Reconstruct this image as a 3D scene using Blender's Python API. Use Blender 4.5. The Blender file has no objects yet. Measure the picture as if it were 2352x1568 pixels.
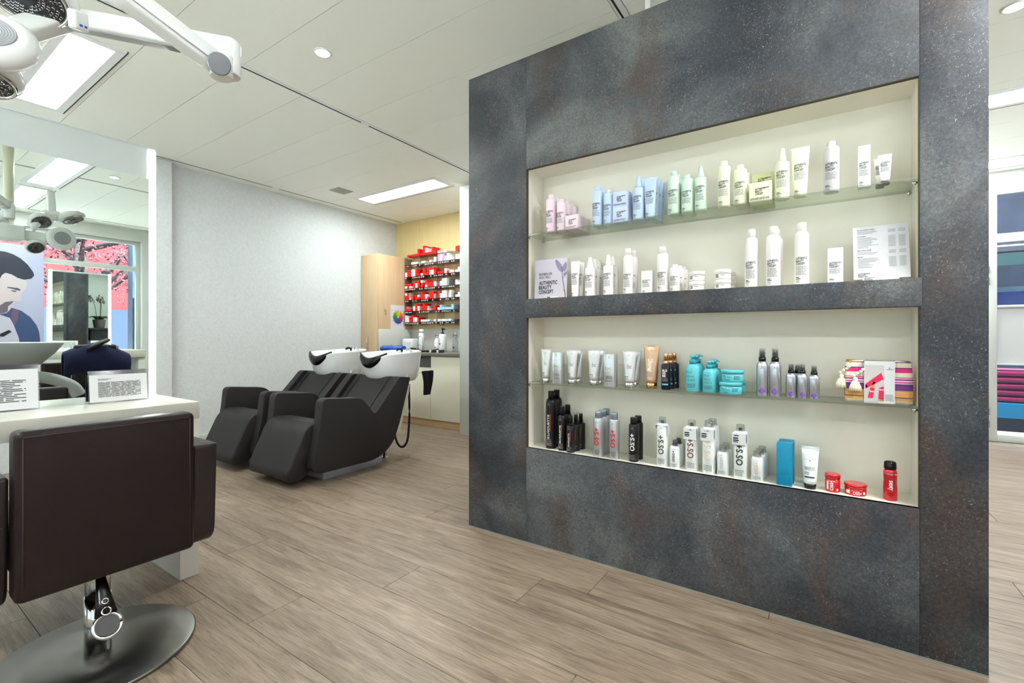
import bpy, bmesh, math, random
from mathutils import Vector, Matrix
random.seed(7)
C = bpy.context.scene.collection
S = bpy.context.scene
PI = math.pi

# ------------------------------------------------------------------ camera, world, exposure
CAM_H, YAW, FPX = 1.07, 0.59247, 1064.5
cam_d = bpy.data.cameras.new('camera'); cam = bpy.data.objects.new('camera', cam_d); C.objects.link(cam)
cam.location = (0, 0, CAM_H); cam.rotation_euler = (PI / 2, 0, YAW)
cam_d.sensor_width = 36.0; cam_d.lens = FPX / 2352 * 36.0
cam_d.shift_y = -(784 - 775.5) / 2352
cam_d.clip_start = 0.02; cam_d.clip_end = 200
S.camera = cam
S.view_settings.view_transform = 'Standard'; S.view_settings.look = 'None'
S.view_settings.gamma = 1.0; S.view_settings.use_curve_mapping = False
S.view_settings.exposure = 2.22
W = bpy.data.worlds.new('sky'); S.world = W; W.use_nodes = True
_bg = W.node_tree.nodes['Background']; _bg.inputs[0].default_value = (0.86, 0.93, 1.0, 1); _bg.inputs[1].default_value = 3.2
_sl = bpy.data.lights.new('bounce_sun', 'SUN'); _sl.energy = 16.0; _sl.angle = 0.01; _sl.color = (1, 0.97, 0.92); _so = bpy.data.objects.new('bounce_sun', _sl); C.objects.link(_so); _so.location = (-6, 0, 12); _so.rotation_euler = (0, math.atan2(-1, 1.5), 0)  # sun added to light the paving, which bounces light up to the ceiling
PANEL_EMIT, STRIP_EMIT, SPOT_W = 10.0, 5.0, 14.0
S.cycles.use_light_tree = False; S.cycles.max_bounces = 8; S.cycles.diffuse_bounces = 4; S.cycles.glossy_bounces = 5; S.cycles.transmission_bounces = 6
S.cycles.transparent_max_bounces = 24; S.cycles.adaptive_threshold = 0.06; S.cycles.caustics_reflective = False; S.cycles.caustics_refractive = False
S.cycles.sample_clamp_indirect = 6.0

# ------------------------------------------------------------------ materials
def lin(c):
    return tuple(((v / 255) / 12.92 if v / 255 <= 0.04045 else ((v / 255 + 0.055) / 1.055) ** 2.4) for v in c) + (1.0,)
MATS = {}
def mat(name, c=(200, 200, 200), rough=0.5, metal=0.0, emit=0.0, trans=0.0, alpha=1.0, bump=0.0, bscale=80.0, coat=0.0, ior=1.45, aniso=0.0, var=0.0, vscale=3.0, spec=0.5):
    if name in MATS: return MATS[name]
    m = bpy.data.materials.new(name); m.use_nodes = True; nt = m.node_tree; b = nt.nodes['Principled BSDF']
    b.inputs['Base Color'].default_value = lin(c); b.inputs['Roughness'].default_value = rough; b.inputs['Metallic'].default_value = metal
    b.inputs['IOR'].default_value = ior; b.inputs['Transmission Weight'].default_value = trans; b.inputs['Alpha'].default_value = alpha
    b.inputs['Coat Weight'].default_value = coat; b.inputs['Anisotropic'].default_value = aniso
    b.inputs['Specular IOR Level'].default_value = spec
    if emit:
        b.inputs['Emission Color'].default_value = lin(c); b.inputs['Emission Strength'].default_value = emit
    if bump or var:
        tc = nt.nodes.new('ShaderNodeTexCoord')
        if bump:
            n = nt.nodes.new('ShaderNodeTexNoise'); n.inputs['Scale'].default_value = bscale; n.inputs['Detail'].default_value = 4
            nt.links.new(tc.outputs['Object'], n.inputs['Vector'])
            bp = nt.nodes.new('ShaderNodeBump'); bp.inputs['Strength'].default_value = bump; bp.inputs['Distance'].default_value = 0.01
            nt.links.new(n.outputs['Fac'], bp.inputs['Height']); nt.links.new(bp.outputs['Normal'], b.inputs['Normal'])
        if var:
            n = nt.nodes.new('ShaderNodeTexNoise'); n.inputs['Scale'].default_value = vscale; n.inputs['Detail'].default_value = 5
            nt.links.new(tc.outputs['Object'], n.inputs['Vector'])
            r = nt.nodes.new('ShaderNodeValToRGB'); k = lin(c)
            r.color_ramp.elements[0].position = 0.3; r.color_ramp.elements[1].position = 0.7
            r.color_ramp.elements[0].color = tuple(v * (1 - var) for v in k[:3]) + (1,); r.color_ramp.elements[1].color = tuple(min(1, v * (1 + var)) for v in k[:3]) + (1,)
            nt.links.new(n.outputs['Fac'], r.inputs['Fac']); nt.links.new(r.outputs['Color'], b.inputs['Base Color'])
    MATS[name] = m
    return m

class N:
    """tiny node helper"""
    def __init__(s, name):
        s.m = bpy.data.materials.new(name); s.m.use_nodes = True; s.nt = s.m.node_tree; s.b = s.nt.nodes['Principled BSDF']; MATS[name] = s.m
        s.tc = s.nt.nodes.new('ShaderNodeTexCoord')
    def node(s, t, **kw):
        n = s.nt.nodes.new(t)
        for k, v in kw.items():
            if k in n.inputs: n.inputs[k].default_value = v
            else: setattr(n, k, v)
        return n
    def link(s, a, b): s.nt.links.new(a, b)
    def mapping(s, src, scale=(1, 1, 1), rot=(0, 0, 0), off=None):
        n = s.node('ShaderNodeMapping'); n.inputs['Scale'].default_value = scale; n.inputs['Rotation'].default_value = rot
        s.link(src, n.inputs['Vector'])
        if off is not None: s.link(off, n.inputs['Location'])
        return n.outputs[0]
    def noise(s, vec, scale, detail=4, rough=0.55, dist=0.0):
        n = s.node('ShaderNodeTexNoise', Scale=scale, Detail=detail, Roughness=rough, Distortion=dist); s.link(vec, n.inputs['Vector']); return n.outputs['Fac']
    def ramp(s, fac, stops):
        n = s.node('ShaderNodeValToRGB'); e = n.color_ramp.elements
        while len(e) < len(stops): e.new(0.5)
        for k, (p, c) in zip(e, stops): k.position = p; k.color = c if len(c) == 4 else tuple(c) + (1,)
        s.link(fac, n.inputs['Fac']); return n.outputs['Color']
    def mix(s, fac, a, b, mode='MIX'):
        n = s.node('ShaderNodeMix', data_type='RGBA', blend_type=mode)
        for sock, v in ((0, fac), (6, a), (7, b)):
            if hasattr(v, 'is_linked') or hasattr(v, 'links'): s.link(v, n.inputs[sock])
            else: n.inputs[sock].default_value = v
        return n.outputs[2]
    def objoff(s):
        oi = s.node('ShaderNodeObjectInfo'); n = s.node('ShaderNodeVectorMath', operation='SCALE'); cx = s.node('ShaderNodeCombineXYZ')
        s.link(oi.outputs['Random'], cx.inputs[0]); s.link(oi.outputs['Random'], cx.inputs[1]); s.link(oi.outputs['Random'], cx.inputs[2])
        s.link(cx.outputs[0], n.inputs[0]); n.inputs['Scale'].default_value = 37.0; return n.outputs[0], oi.outputs['Random']
    def bump(s, h, strength, dist=0.002):
        n = s.node('ShaderNodeBump', Strength=strength, Distance=dist); s.link(h, n.inputs['Height']); s.link(n.outputs[0], s.b.inputs['Normal'])

def make_floor_mat():
    k = N('oak_vinyl'); off, rnd = k.objoff(); o = k.tc.outputs['Object']
    v = k.mapping(o, (0.8, 8.0, 1), off=off); v2 = k.mapping(o, (3.0, 85.0, 1), off=off); v3 = k.mapping(o, (0.8, 3.2, 1), off=off)
    g1 = k.noise(v, 2.6, 7, 0.66, 1.2); g2 = k.noise(v2, 3.0, 3, 0.6); g3 = k.noise(v3, 1.6, 3, 0.5, 0.6)
    base = k.ramp(g1, [(0.28, lin((102, 88, 77))), (0.45, lin((133, 117, 102))), (0.6, lin((149, 133, 118))), (0.78, lin((163, 148, 133)))])
    fine = k.ramp(g2, [(0.3, (0.33, 0.32, 0.31)), (0.5, (0.5, 0.5, 0.5)), (0.7, (0.56, 0.56, 0.555))])
    c = k.mix(0.75, base, fine, 'OVERLAY')
    blotch = k.ramp(g3, [(0.3, (0.45, 0.44, 0.43)), (0.7, (0.56, 0.555, 0.54))]); c = k.mix(0.5, c, blotch, 'OVERLAY')
    g4 = k.noise(k.mapping(o, (7.0, 210.0, 1), off=off), 1.6, 2, 0.5); pore = k.ramp(g4, [(0.34, (0.30, 0.29, 0.28)), (0.46, (0.5, 0.5, 0.5)), (0.62, (0.55, 0.55, 0.545))]); c = k.mix(0.7, c, pore, 'OVERLAY')
    tone = k.ramp(rnd, [(0.0, (0.45, 0.45, 0.445)), (1.0, (0.55, 0.545, 0.535))]); c = k.mix(0.8, c, tone, 'OVERLAY')
    k.link(c, k.b.inputs['Base Color']); k.b.inputs['Roughness'].default_value = 0.42; k.b.inputs['Specular IOR Level'].default_value = 0.4
    k.bump(g2, 0.12, 0.001)
def make_slate_mat():
    k = N('slate_laminate'); off, rnd = k.objoff(); o = k.tc.outputs['Object']
    v = k.mapping(o, (1, 1, 1), off=off)
    n1 = k.noise(v, 1.7, 5, 0.6, 0.5); n2 = k.noise(k.mapping(o, (1.3, 1.3, .8), (0, .5, 0), off=off), 2.6, 5, 0.6, 0.8); n3 = k.noise(v, 95, 3, 0.75)
    base = k.ramp(n1, [(0.3, lin((40, 43, 50))), (0.44, lin((58, 61, 68))), (0.56, lin((82, 85, 89))), (0.72, lin((118, 120, 119)))])
    rust = k.ramp(n2, [(0.5, (0, 0, 0)), (0.72, (1, 1, 1))]); c = k.mix(rust, base, lin((80, 66, 62)))
    grain = k.ramp(n3, [(0.3, (0.24, 0.24, 0.24)), (0.7, (0.72, 0.72, 0.72))]); c = k.mix(0.75, c, grain, 'OVERLAY')
    # pale scratches and specks
    for rot, sc, th in (((0, 0.5, 0), (110, 110, 420), 0.665), ((0, -0.7, 0), (120, 120, 460), 0.67), ((0, 1.35, 0), (95, 95, 340), 0.675)):
        f = k.noise(k.mapping(k.mapping(o, (1, 1, 1), rot), sc, off=off), 1.0, 2, 0.5, 0.8)
        patch = k.noise(v, 4.0, 2); pm = k.ramp(patch, [(0.38, (0.15, 0.15, 0.15)), (0.62, (1, 1, 1))])
        s_ = k.ramp(f, [(th, (0, 0, 0)), (th + 0.06, (0.75, 0.75, 0.75))]); s_ = k.mix(1.0, s_, pm, 'MULTIPLY')
        c = k.mix(s_, c, lin((178, 174, 166)))
    k.link(c, k.b.inputs['Base Color']); k.b.inputs['Roughness'].default_value = 0.55; k.b.inputs['Specular IOR Level'].default_value = 0.35
    k.bump(n3, 0.15, 0.001)
def make_wood_mat(name, a, b_, vert=True, sc=1.0):
    k = N(name); o = k.tc.outputs['Object']
    v = k.mapping(o, (14 * sc, 14 * sc, 0.9) if vert else (0.9, 14 * sc, 14 * sc)); n = k.noise(v, 2.0, 6, 0.6, 0.8)
    c = k.ramp(n, [(0.3, lin(a)), (0.7, lin(b_))]); k.link(c, k.b.inputs['Base Color']); k.b.inputs['Roughness'].default_value = 0.45
def make_stucco():
    k = N('stucco'); o = k.tc.outputs['Object']
    n = k.noise(o, 38, 5, 0.62, 0.4); n2 = k.noise(k.mapping(o, (1, .45, 1)), 90, 3, 0.6)
    c = k.ramp(n, [(0.3, lin((204, 208, 207))), (0.7, lin((216, 220, 219)))]); k.link(c, k.b.inputs['Base Color'])
    k.b.inputs['Roughness'].default_value = 0.8
    a = k.node('ShaderNodeMath', operation='ADD'); k.link(n, a.inputs[0]); k.link(n2, a.inputs[1]); k.bump(a.outputs[0], 0.35, 0.006)
def make_steel():
    k = N('brushed_steel'); o = k.tc.outputs['Object']
    g = k.node('ShaderNodeTexGradient', gradient_type='RADIAL'); k.link(o, g.inputs[0])
    v = k.mapping(o, (1, 1, 1)); n = k.noise(v, 160, 3, 0.6)
    k.b.inputs['Base Color'].default_value = lin((140, 138, 133))
    k.b.inputs['Metallic'].default_value = 1.0; k.b.inputs['Roughness'].default_value = 0.3; k.b.inputs['Anisotropic'].default_value = 0.7
    t = k.node('ShaderNodeTangent', direction_type='RADIAL', axis='Z'); k.link(t.outputs[0], k.b.inputs['Tangent'])
def make_striped_cloth():
    k = N('striped_cloth'); o = k.tc.outputs['Object']
    sx = k.node('ShaderNodeSeparateXYZ'); k.link(o, sx.inputs[0])
    m = k.node('ShaderNodeMath', operation='DIVIDE'); k.link(sx.outputs[2], m.inputs[0]); m.inputs[1].default_value = 0.155
    cr, pk, vi, og, ye, na = lin((238, 226, 208)), lin((226, 52, 128)), lin((122, 62, 138)), lin((236, 176, 110)), lin((220, 190, 70)), lin((70, 60, 110))
    n = k.node('ShaderNodeValToRGB'); n.color_ramp.interpolation = 'CONSTANT'; e = n.color_ramp.elements
    st = [(0.0, cr), (0.07, og), (0.11, ye), (0.13, vi), (0.15, og), (0.28, ye), (0.3, vi), (0.42, na), (0.43, vi), (0.45, cr), (0.47, pk), (0.5, cr), (0.53, vi), (0.56, cr), (0.58, pk), (0.60, cr), (0.7, pk), (0.74, pk), (0.8, na), (0.815, cr), (0.92, vi), (0.94, cr)]
    while len(e) < len(st): e.new(0.5)
    for q, (p, c) in zip(e, st): q.position = p; q.color = c
    k.link(m.outputs[0], n.inputs['Fac'])
    w = k.node('ShaderNodeTexWave', wave_type='BANDS', bands_direction='X', Scale=95.0); k.link(o, w.inputs['Vector'])
    wr = k.ramp(w.outputs['Fac'], [(0.35, (0.34, 0.33, 0.36)), (0.65, (0.64, 0.64, 0.62))]); c = k.mix(0.7, n.outputs['Color'], wr, 'OVERLAY')
    k.link(c, k.b.inputs['Base Color']); k.b.inputs['Roughness'].default_value = 0.9; k.bump(w.outputs['Fac'], 0.4, 0.002)
def make_wheel():
    k = N('colour_wheel_print'); o = k.tc.outputs['Object']
    g = k.node('ShaderNodeTexGradient', gradient_type='RADIAL'); k.link(k.mapping(o, (1, 1, 1), (0, PI / 2, 0)), g.inputs[0])
    n = k.node('ShaderNodeValToRGB'); n.color_ramp.interpolation = 'CONSTANT'; e = n.color_ramp.elements
    cs = [(240, 200, 40), (236, 140, 50), (226, 84, 50), (205, 50, 70), (150, 50, 120), (95, 60, 150), (60, 80, 170), (40, 120, 140), (40, 130, 80), (50, 150, 60), (120, 175, 50), (190, 200, 50)]
    while len(e) < 12: e.new(0.5)
    for i, (q, c) in enumerate(zip(e, cs)): q.position = i / 12; q.color = lin(cs[(i + 6) % 12])
    k.link(g.outputs['Fac'], n.inputs['Fac']); k.link(n.outputs['Color'], k.b.inputs['Base Color']); k.b.inputs['Roughness'].default_value = 0.6
make_floor_mat(); make_slate_mat(); make_stucco(); make_steel(); make_striped_cloth(); make_wheel()
make_wood_mat('maple', (204, 174, 134), (214, 188, 152)); make_wood_mat('wood_wall', (212, 190, 132), (222, 202, 150), True, 2.2); make_wood_mat('maple_plinth', (190, 158, 116), (204, 174, 132), False)
mat('ceiling_paint', (247, 248, 238), 0.5); mat('ceiling_gap', (40, 40, 36), 0.8); mat('profile', (236, 237, 236), 0.4)
mat('white_wall', (206, 208, 203), 0.7); mat('white_gloss', (216, 216, 208), 0.25); mat('white_lacquer', (208, 207, 196), 0.3); mat('frost_film', (196, 199, 199), 0.5)
mat('niche_cream', (238, 233, 219), 0.5); mat('cabinet_cream', (232, 229, 208), 0.4); mat('edge_brown', (72, 60, 52), 0.6)
mat('counter_grey', (120, 116, 106), 0.35); mat('grey_dark', (92, 92, 92), 0.5); mat('frame_white', (196, 199, 194), 0.4)
mat('leather_brown', (32, 21, 20), 0.38, bump=0.15, bscale=420, spec=0.32); mat('leather_side', (36, 27, 26), 0.4, bump=0.15, bscale=420); mat('leather_black', (33, 30, 30), 0.5, bump=0.2, bscale=500, spec=0.4)
mat('stitch', (56, 44, 41), 0.7); mat('chrome', (215, 215, 215), 0.06, 1.0); mat('metal_grey', (150, 156, 166), 0.35, 0.8); mat('black_rubber', (22, 22, 22), 0.4)
mat('ceramic', (240, 242, 242), 0.06, coat=0.4); mat('black_gloss', (14, 14, 15), 0.15); mat('plastic_white', (238, 240, 238), 0.25); mat('plastic_cream', (226, 224, 200), 0.35); mat('plastic_grey', (176, 178, 178), 0.4)
mat('mirror', (214, 223, 218), 0.0, 1.0); mat('frosted', (186, 193, 192), 0.35); mat('led_strip', (246, 253, 252), 0.5, emit=STRIP_EMIT); mat('light_diffuser', (242, 250, 252), 0.5, emit=PANEL_EMIT)
mat('paper', (224, 226, 228), 0.7); mat('paper_grey', (214, 212, 216), 0.6); mat('ink', (38, 38, 42), 0.6); mat('ink_soft', (130, 130, 134), 0.7); mat('acrylic', (245, 250, 250), 0.03, trans=1.0, ior=1.2)
def glass_mat(name, c, alpha, rough=0.02, edge=0.5):
    """thin clear sheet: mostly see-through, with a mirror-like share that grows towards grazing angles"""
    m = bpy.data.materials.new(name); m.use_nodes = True; nt = m.node_tree; nt.nodes.remove(nt.nodes['Principled BSDF']); out = nt.nodes['Material Output']
    t = nt.nodes.new('ShaderNodeBsdfTransparent'); t.inputs[0].default_value = lin(c); g = nt.nodes.new('ShaderNodeBsdfGlossy'); g.inputs['Roughness'].default_value = rough
    f = nt.nodes.new('ShaderNodeLayerWeight'); f.inputs[0].default_value = 0.5; p = nt.nodes.new('ShaderNodeMath'); p.operation = 'POWER'; p.inputs[1].default_value = 3.2
    q = nt.nodes.new('ShaderNodeMath'); q.operation = 'MULTIPLY_ADD'; q.inputs[1].default_value = edge; q.inputs[2].default_value = alpha; q.use_clamp = True
    mx = nt.nodes.new('ShaderNodeMixShader'); nt.links.new(f.outputs['Facing'], p.inputs[0]); nt.links.new(p.outputs[0], q.inputs[0]); nt.links.new(q.outputs[0], mx.inputs[0]); nt.links.new(t.outputs[0], mx.inputs[1]); nt.links.new(g.outputs[0], mx.inputs[2]); nt.links.new(mx.outputs[0], out.inputs[0])
    MATS[name] = m
glass_mat('window_glass', (235, 242, 244), 0.02); glass_mat('shelf_glass', (244, 248, 242), 0.05, 0.1, 0.35); glass_mat('clear_plastic', (226, 230, 230), 0.12, 0.1); glass_mat('rack_acrylic', (240, 236, 240), 0.03, 0.2, 0.3)

# ------------------------------------------------------------------ geometry helpers
def new_mesh(name, verts, faces, smooth=False):
    me = bpy.data.meshes.new(name); me.from_pydata([tuple(v) for v in verts], [], faces); me.update()
    if smooth:
        for p in me.polygons: p.use_smooth = True
    return me
class G:
    """collects geometry for ONE mesh"""
    def __init__(s): s.v = []; s.f = []; s.sm = []
    def add(s, v, f, smooth=False):
        o = len(s.v); s.v += [tuple(p) for p in v]; s.f += [tuple(i + o for i in q) for q in f]; s.sm += [smooth] * len(f); return s
    def box(s, x0, x1, y0, y1, z0, z1):
        v = [(x, y, z) for z in (z0, z1) for y in (y0, y1) for x in (x0, x1)]
        return s.add(v, [(0, 2, 3, 1), (4, 5, 7, 6), (0, 1, 5, 4), (2, 6, 7, 3), (0, 4, 6, 2), (1, 3, 7, 5)])
    def rings(s, rings, smooth=True, caps=True, closed=True):
        n = len(rings[0]); v = [p for r in rings for p in r]; f = []
        for i in range(len(rings) - 1):
            for j in range(n if closed else n - 1):
                k = (j + 1) % n; f.append((i * n + j, i * n + k, (i + 1) * n + k, (i + 1) * n + j))
        s.add(v, f, smooth)
        if caps:
            o = len(s.v) - len(v); s.f += [tuple(o + j for j in reversed(range(n))), tuple(o + (len(rings) - 1) * n + j for j in range(n))]; s.sm += [False, False]
        return s
    def loft(s, prof, n=24, cx=0, cy=0, caps=True, p=2.0):
        """prof: (z, a, b) super-elliptic rings about the z axis"""
        R = []
        for q in prof:
            z, a, b = q[:3]; yc = q[3] if len(q) > 3 else 0; r = []
            for j in range(n):
                t = 2 * PI * j / n; ct, st = math.cos(t), math.sin(t)
                r.append((cx + a * math.copysign(abs(ct) ** (2 / p), ct), cy + yc + b * math.copysign(abs(st) ** (2 / p), st), z))
            R.append(r)
        return s.rings(R, True, caps)
    def lathe(s, prof, n=24, cx=0, cy=0, caps=True): return s.loft([(z, r, r) for z, r in prof], n, cx, cy, caps)
    def cyl(s, p0, p1, r0, r1=None, n=16, caps=True):
        p0, p1 = Vector(p0), Vector(p1); d = (p1 - p0).normalized(); u = d.orthogonal().normalized(); w = d.cross(u); r1 = r0 if r1 is None else r1
        R = [[p + (u * math.cos(2 * PI * j / n) + w * math.sin(2 * PI * j / n)) * r for j in range(n)] for p, r in ((p0, r0), (p1, r1))]
        return s.rings(R, True, caps)
    def path(s, pts, r, n=10, flat=1.0, up=(0, 0, 1)):
        pts = [Vector(p) for p in pts]; R = []; up = Vector(up)
        for i, p in enumerate(pts):
            d = (pts[min(i + 1, len(pts) - 1)] - pts[max(i - 1, 0)]).normalized(); u = d.cross(up)
            u = (u if u.length > 1e-4 else d.orthogonal()).normalized(); w = u.cross(d); rr = r[i] if isinstance(r, (list, tuple)) else r
            R.append([p + u * math.cos(2 * PI * j / n) * rr + w * math.sin(2 * PI * j / n) * rr * flat for j in range(n)])
        return s.rings(R, True, True)
    def prism(s, poly, a0, a1, axis='x'):
        """extrude a 2D outline between a0 and a1 along an axis; poly is (y,z) for x, (x,z) for y, (x,y) for z"""
        mk = {'x': lambda q, a: (a, q[0], q[1]), 'y': lambda q, a: (q[0], a, q[1]), 'z': lambda q, a: (q[0], q[1], a)}[axis]
        n = len(poly); v = [mk(q, a0) for q in poly] + [mk(q, a1) for q in poly]
        f = [tuple(range(n)), tuple(reversed(range(n, 2 * n)))] + [((i + 1) % n, i, n + i, n + (i + 1) % n) for i in range(n)]
        return s.add(v, f)
    def mesh(s, name, bevel=0.0, seg=2, smooth=None):
        me = bpy.data.meshes.new(name); me.from_pydata(s.v, [], s.f)
        for p, k in zip(me.polygons, s.sm): p.use_smooth = k
        bm = bmesh.new(); bm.from_mesh(me); bmesh.ops.recalc_face_normals(bm, faces=bm.faces)
        if bevel:
            es = [e for e in bm.edges if len(e.link_faces) == 2 and e.calc_face_angle(0) > 0.6]
            bmesh.ops.bevel(bm, geom=es, offset=bevel, segments=seg, affect='EDGES', profile=0.5, clamp_overlap=True)
            for p in bm.faces: p.smooth = True
        bm.to_mesh(me); bm.free(); me.update()
        if bevel and hasattr(me, 'set_sharp_from_angle'): me.set_sharp_from_angle(angle=0.7)
        return me
def round_poly(pts, r, seg=4):
    """round the corners of a closed 2D outline; r number or list"""
    out = []; n = len(pts)
    for i in range(n):
        rr = r[i] if isinstance(r, (list, tuple)) else r
        p0, p, p1 = Vector(pts[i - 1]), Vector(pts[i]), Vector(pts[(i + 1) % n])
        if rr <= 0: out.append(tuple(p)); continue
        a, b = (p0 - p), (p1 - p); d = min(rr, a.length * .45, b.length * .45); a = p + a.normalized() * d; b = p + b.normalized() * d
        for k in range(seg + 1):
            t = k / seg; out.append(tuple(a * (1 - t) ** 2 + p * 2 * t * (1 - t) + b * t * t))
    return out
def obj(name, me, m=None, parent=None, loc=None, rot=None):
    if isinstance(me, G): me = me.mesh(name)
    o = bpy.data.objects.new(name, me); C.objects.link(o)
    if m is not None and not me.materials: me.materials.append(MATS[m] if isinstance(m, str) else m)
    if parent is not None: o.parent = parent
    if loc is not None: o.location = loc
    if rot is not None: o.rotation_euler = rot
    return o
def tag(o, label, cat, group=None, kind=None):
    o['label'] = label; o['category'] = cat
    if group: o['group'] = group
    if kind: o['kind'] = kind
    return o
def thing(name, label, cat, loc=(0, 0, 0), rz=0.0, group=None):
    o = bpy.data.objects.new(name, None); C.objects.link(o); o.location = loc; o.rotation_euler = (0, 0, rz); o.empty_display_size = 0.05
    return tag(o, label, cat, group)
def struct(name, me, m, parent=None):
    o = obj(name, me, m, parent)
    if parent is None: o['kind'] = 'structure'
    return o
def copy_tree(root, label, loc, rz=None, group=None):
    r = root.copy(); C.objects.link(r); r.location = loc; r['label'] = label
    if rz is not None: r.rotation_euler = (0, 0, rz)
    if group: r['group'] = group
    for ch in root.children:
        c = ch.copy(); C.objects.link(c); c.parent = r
        for g in ch.children:
            d = g.copy(); C.objects.link(d); d.parent = c
    return r
def bx(x0, x1, y0, y1, z0, z1, bevel=0.0, seg=2, name='box'): return G().box(x0, x1, y0, y1, z0, z1).mesh(name, bevel, seg)

def spl(pts, n=6):
    P = [Vector(p) for p in pts]; out = []
    for i in range(len(P) - 1):
        a, b, c, d = P[max(i - 1, 0)], P[i], P[i + 1], P[min(i + 2, len(P) - 1)]
        for k in range(n):
            t = k / n; out.append(.5 * ((2 * b) + (c - a) * t + (2 * a - 5 * b + 4 * c - d) * t * t + (3 * b - a - 3 * c + d) * t ** 3))
    return out + [P[-1]]
# lettering: font outlines turned into faces, flat in (u, z)
_TXT = {}
def text_faces(s, bold=0.0):
    key = (s, bold)
    if key not in _TXT:
        cu = bpy.data.curves.new('t', 'FONT'); cu.body = s; cu.resolution_u = 4; cu.offset = bold; cu.fill_mode = 'FRONT'; cu.size = 1.0; cu.space_character = 1.0 + bold * 2
        o = bpy.data.objects.new('t', cu); C.objects.link(o); dg = bpy.context.evaluated_depsgraph_get(); me = bpy.data.meshes.new_from_object(o.evaluated_get(dg))
        vs = [(v.co.x, v.co.y) for v in me.vertices]; fs = [tuple(p.vertices) for p in me.polygons]
        bpy.data.objects.remove(o); bpy.data.curves.remove(cu); bpy.data.meshes.remove(me)
        x0 = min(v[0] for v in vs); w = max(v[0] for v in vs) - x0
        _TXT[key] = ([(x - x0, y) for x, y in vs], fs, w)
    return _TXT[key]
CAPH = 0.70
def put_text(g, surf, s, cap, u0, z0, sx=1.0, bold=0.02, rot=False, width=None):
    vs, fs, w = text_faces(s, bold); k = cap / CAPH; kx = k * sx
    if width: kx = width / w
    out = []
    for x, y in vs:
        u, z = (u0 + y * k, z0 - x * kx) if rot == 'cw' else (u0 - y * k, z0 + x * kx) if rot else (u0 + x * kx, z0 + y * k)
        out.append(surf(u, z))
    g.add(out, fs)
def put_strip(g, surf, u0, u1, z0, z1, seg=4):
    v = []; f = []
    for i in range(seg + 1):
        u = u0 + (u1 - u0) * i / seg; v += [surf(u, z0), surf(u, z1)]
    for i in range(seg): f.append((2 * i, 2 * i + 2, 2 * i + 3, 2 * i + 1))
    g.add(v, f)
def fine_print(g, surf, u0, u1, z0, z1, n, seg=4):
    """rows of small illegible body copy"""
    dz = (z0 - z1) / max(1, n)
    for i in range(n):
        a = u0; 
        while a < u1 - 0.001:
            b = min(u1, a + random.uniform(.1, .3) * (u1 - u0))
            put_strip(g, surf, a, b, z0 - i * dz - dz * .45, z0 - i * dz, 2); a = b + (u1 - u0) * .03
            if b > u1 - (u1 - u0) * .18 and random.random() < .5: break
def flat_surf(y=-0.0006): return lambda u, z: (u, y, z)
def curve_surf(prof, eps=0.0004):
    """surface of a lofted body: prof (z,a,b[,yc])"""
    def f(u, z):
        for q0, q1 in zip(prof, prof[1:]):
            if q0[0] <= z <= q1[0] and q1[0] > q0[0]: t = (z - q0[0]) / (q1[0] - q0[0]); break
        else: q0 = q1 = prof[-1] if z > prof[-1][0] else prof[0]; t = 0
        a = q0[1] + (q1[1] - q0[1]) * t + eps; b = q0[2] + (q1[2] - q0[2]) * t + eps; th = max(-1.5, min(1.5, u / max(a, 1e-4)))
        yc0 = q0[3] if len(q0) > 3 else 0; yc1 = q1[3] if len(q1) > 3 else 0
        return (a * math.sin(th), yc0 + (yc1 - yc0) * t - b * math.cos(th), z)
    return f
# ------------------------------------------------------------------ the setting
XL, XR, YF, YB, YD, ZC = -5.35, 3.69, -2.6, 4.82, 6.75, 2.78
XRET = 0.2
fl = struct('floor', bx(XL - .1, XR + .1, YF - .1, YD + .1, -.06, -.004), mat('plank_joint', (46, 38, 32), .9))
FULL = bx(-.8988, .8988, -.1114, .1114, -.004, 0, name='plank'); FULL.materials.append(MATS['oak_vinyl'])
known = {0: -1.79, 1: -2.452, 2: -1.566, 3: -1.036, 4: -.82, 5: -.176}
for j in range(-16, 27):
    y0 = .885 + .225 * j; y1 = y0 + .225
    if y1 < YF + .02 or y0 > YD - .02: continue
    a = known.get(j, -1.0 + ((j * 0.617) % 1.0) * 1.8); xlim0 = XL if y0 < YB else XRET
    x = a - 1.8 * 6
    while x < XR:
        x0, x1 = max(x, xlim0), min(x + 1.8, XR)
        ya, yb = max(y0, YF), min(y1, YD)
        if x1 - x0 > .02:
            if x1 - x0 > 1.799 and yb - ya > .2249: p = obj('plank', FULL, None, fl, ((x0 + x1) / 2, (ya + yb) / 2, 0))
            else:
                hx, hy = (x1 - x0) / 2, (yb - ya) / 2
                p = obj('plank', bx(-hx + .0012, hx - .0012, -hy + .0011, hy - .0011, -.004, 0), 'oak_vinyl', fl, ((x0 + x1) / 2, (ya + yb) / 2, 0))
        x += 1.8
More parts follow.
